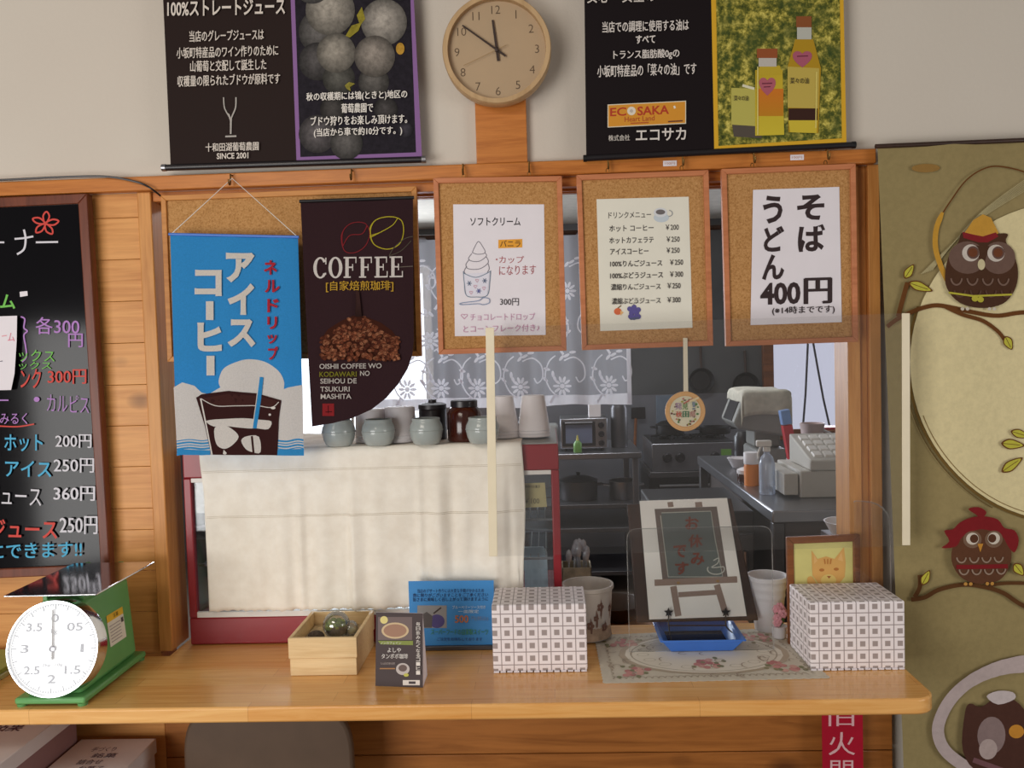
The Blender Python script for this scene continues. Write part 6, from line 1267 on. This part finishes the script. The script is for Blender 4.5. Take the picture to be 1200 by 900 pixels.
p = Vector((pxX(970, 498, 4.85), 4.85, zr)); o = thing('red_tray', 'red topped box on the counter right of the pale pink pitcher', 'box', tuple(p)); bx(p.x-.10, p.x+.20, p.y-.03, p.y+.1, zr, zr+.15).build('body', 'brown_frame', o, bevel=.004); bx(p.x-.09, p.x+.19, p.y-.02, p.y+.09, zr+.1502, zr+.165).build('lid', 'red_plastic', o, bevel=.003)
# kettle shaped dark thing by the machine
p = Vector((pxX(872, 530, 4.9), 4.9, zr)); p.x = max(p.x, xl+.08); o = thing('black_kettle', 'black pot with a red handle left of the towel covered machine', 'kettle', tuple(p)); MB().lathe([(.055, 0), (.06, .02), (.058, .12), (.04, .15)], p, 26).build('body', 'black_plastic', o); MB().tube([p+Vector((.055, 0, .13)), p+Vector((.09, 0, .11)), p+Vector((.085, 0, .04)), p+Vector((.055, 0, .03))], .010, 8).build('handle', 'red_plastic', o)
# cords on the blind
for i, pts in enumerate([[(947, 396), (945.5, 430), (944, 462), (941, 500)], [(952, 396), (958, 430), (965, 468), (975, 512)]]):
    c = MB().tube([PY(x, y, KB-.075) for x, y in pts], .008, 6); q = PY(*pts[2], KB-.075); c = c.build('blind_cord', 'black_plastic', loc=tuple(PY(*pts[-1], KB-.075)))
    tag(c, 'left dark cord hanging nearly straight before the white kitchen blind' if i == 0 else 'right dark cord slanting before the white kitchen blind', 'cord')
# white dish by the right post, cutlery box and inner ledge
Yd = 2.62; c = PY(984, 622, Yd)
lz = PY(985, 628, Yd).z; lx0 = pxX(966, 628, Yd)
o = thing('wall_shelf', 'small dark wall shelf behind the right post carrying a white dish', 'shelf', (lx0+.12, Yd+.05, lz-.02)); bx(lx0+.02, lx0+.32, 2.425, Yd+.10, lz-.022, lz-.002).build('board', 'dark_wood', o, bevel=.002)
c = Vector((lx0+.075, Yd, lz-.0015)); o = thing('white_dish', 'round white dish half hidden behind the right post', 'dish', tuple(c)); MB().lathe([(.045, 0), (.05, .004), (.072, .045), (.074, .047), (.070, .047), (.045, .01), (1e-4, .009)], c, 32).build('dish_body', 'white_cup', o)
# sideboard behind the counter with tray and cutlery
Yi = 2.47; zi = PY(725, 690, Yi+.05).z
xi0, xi1 = xbC, pxX(890, 700, Yi)
o = thing('inner_ledge', 'brown wooden ledge on the kitchen side behind the plastic tub', 'shelf', ((xi0+xi1)/2, Yi+.2, 0)); bx(xi0, xi1, Yi, Yi+.42, zi-.16, zi-.135).build('ledge_top', 'front_x', o, bevel=.003)
bx(xi0, xi1, Yi+.03, Yi+.05, 0, zi-.1605).build('ledge_front', 'front_x', o)
bx(xi0+.01, xi1-.01, Yi+.36, Yi+.40, 0, zi-.1605).build('ledge_back', 'front_x', o)
zi = zi-.1345
p = Vector((pxX(676, 690, 2.62), 2.62, zi)); hb = PY(676, 661, 2.62).z-zi
o = thing('cutlery_box', 'pale box full of steel spoons and forks beside the display case', 'cutlery box', tuple(p)); m = MB(); w2 = .045
m.box(p.x-w2, p.x+w2, p.y-w2, p.y-w2+.004, zi, zi+hb); m.box(p.x-w2, p.x+w2, p.y+w2-.004, p.y+w2, zi, zi+hb); m.box(p.x-w2, p.x-w2+.004, p.y-w2, p.y+w2, zi, zi+hb); m.box(p.x+w2-.004, p.x+w2, p.y-w2, p.y+w2, zi, zi+hb); m.box(p.x-w2, p.x+w2, p.y-w2, p.y+w2, zi, zi+.004); m.build('box_body', plain('pale_patterned_box', (190, 176, 150), .7, 0, .2, .25, 40), o, bevel=.001)
rr = random.Random(2)
for i in range(12):
    bx_, by_ = p.x+rr.uniform(-.028, .028), p.y+rr.uniform(-.03, .03); tx, ty = bx_+rr.uniform(-.02, .03), by_+rr.uniform(-.02, .02); zt_ = zi+hb+rr.uniform(.03, .06)
    s_ = thing('spoon', 'steel spoon standing in the pale cutlery box', 'spoon', (bx_, by_, zi+.006), 'spoons standing in the cutlery box'); a0 = Vector((bx_, by_, zi+.006)); b0 = Vector((tx, ty, zt_))
    MB().tube([a0, b0-(b0-a0).normalized()*.03], .0022, 6).build('handle', 'cutlery', s_); d0 = (b0-a0).normalized(); q = Vector((0, 0, 1)).rotation_difference(d0).to_matrix(); mm = MB(); prof = [(1e-4, -.022), (.008, -.012), (.010, .002), (.007, .016), (1e-4, .022)]; mm.lathe(prof, b0-d0*.008, 12, q @ Matrix.Diagonal(Vector((1, .35, 1)))); mm.build('bowl', 'cutlery', s_)
p = Vector((pxX(722, 706, 2.66), 2.66, zi)); o = thing('tray_dish', 'dark round bowl with a pale rim on the inner ledge left of the closed sign', 'bowl', tuple(p)); MB().lathe([(.05, 0), (.06, .004), (.09, .05), (.094, .053), (.092, .055), (.087, .052), (.055, .008), (1e-4, .007)], p, 36).build('bowl_body', plain('brown_lacquer', (74, 56, 44), .35), o)
# black refrigerator door below the counter line at the middle
xk0, xk1 = pxX(770, 640, 3.6), min(pxX(898, 640, 3.6), xl-.01); zk = PY(820, 600, 3.6).z
o = thing('low_refrigerator', 'low dark steel refrigerator in the middle of the kitchen', 'refrigerator', ((xk0+xk1)/2, 3.9, 0)); bx(xk0, xk1, 3.6, 4.2, .05, zk).build('body', 'dark_appliance', o, bevel=.008)
for x in (xk0+.04, xk1-.08): bx(x, x+.04, 3.64, 4.16, 0, .0495).build('plinth', 'black_plastic', o)
d_ = bx(xk0+.01, xk1-.01, 3.57, 3.5995, .1, zk-.09).build('door', 'steel_dark', o, bevel=.006); MB().tube([(xk1-.05, 3.555, .5), (xk1-.05, 3.555, zk-.16)], .010, 8).build('handle', 'steel', d_)
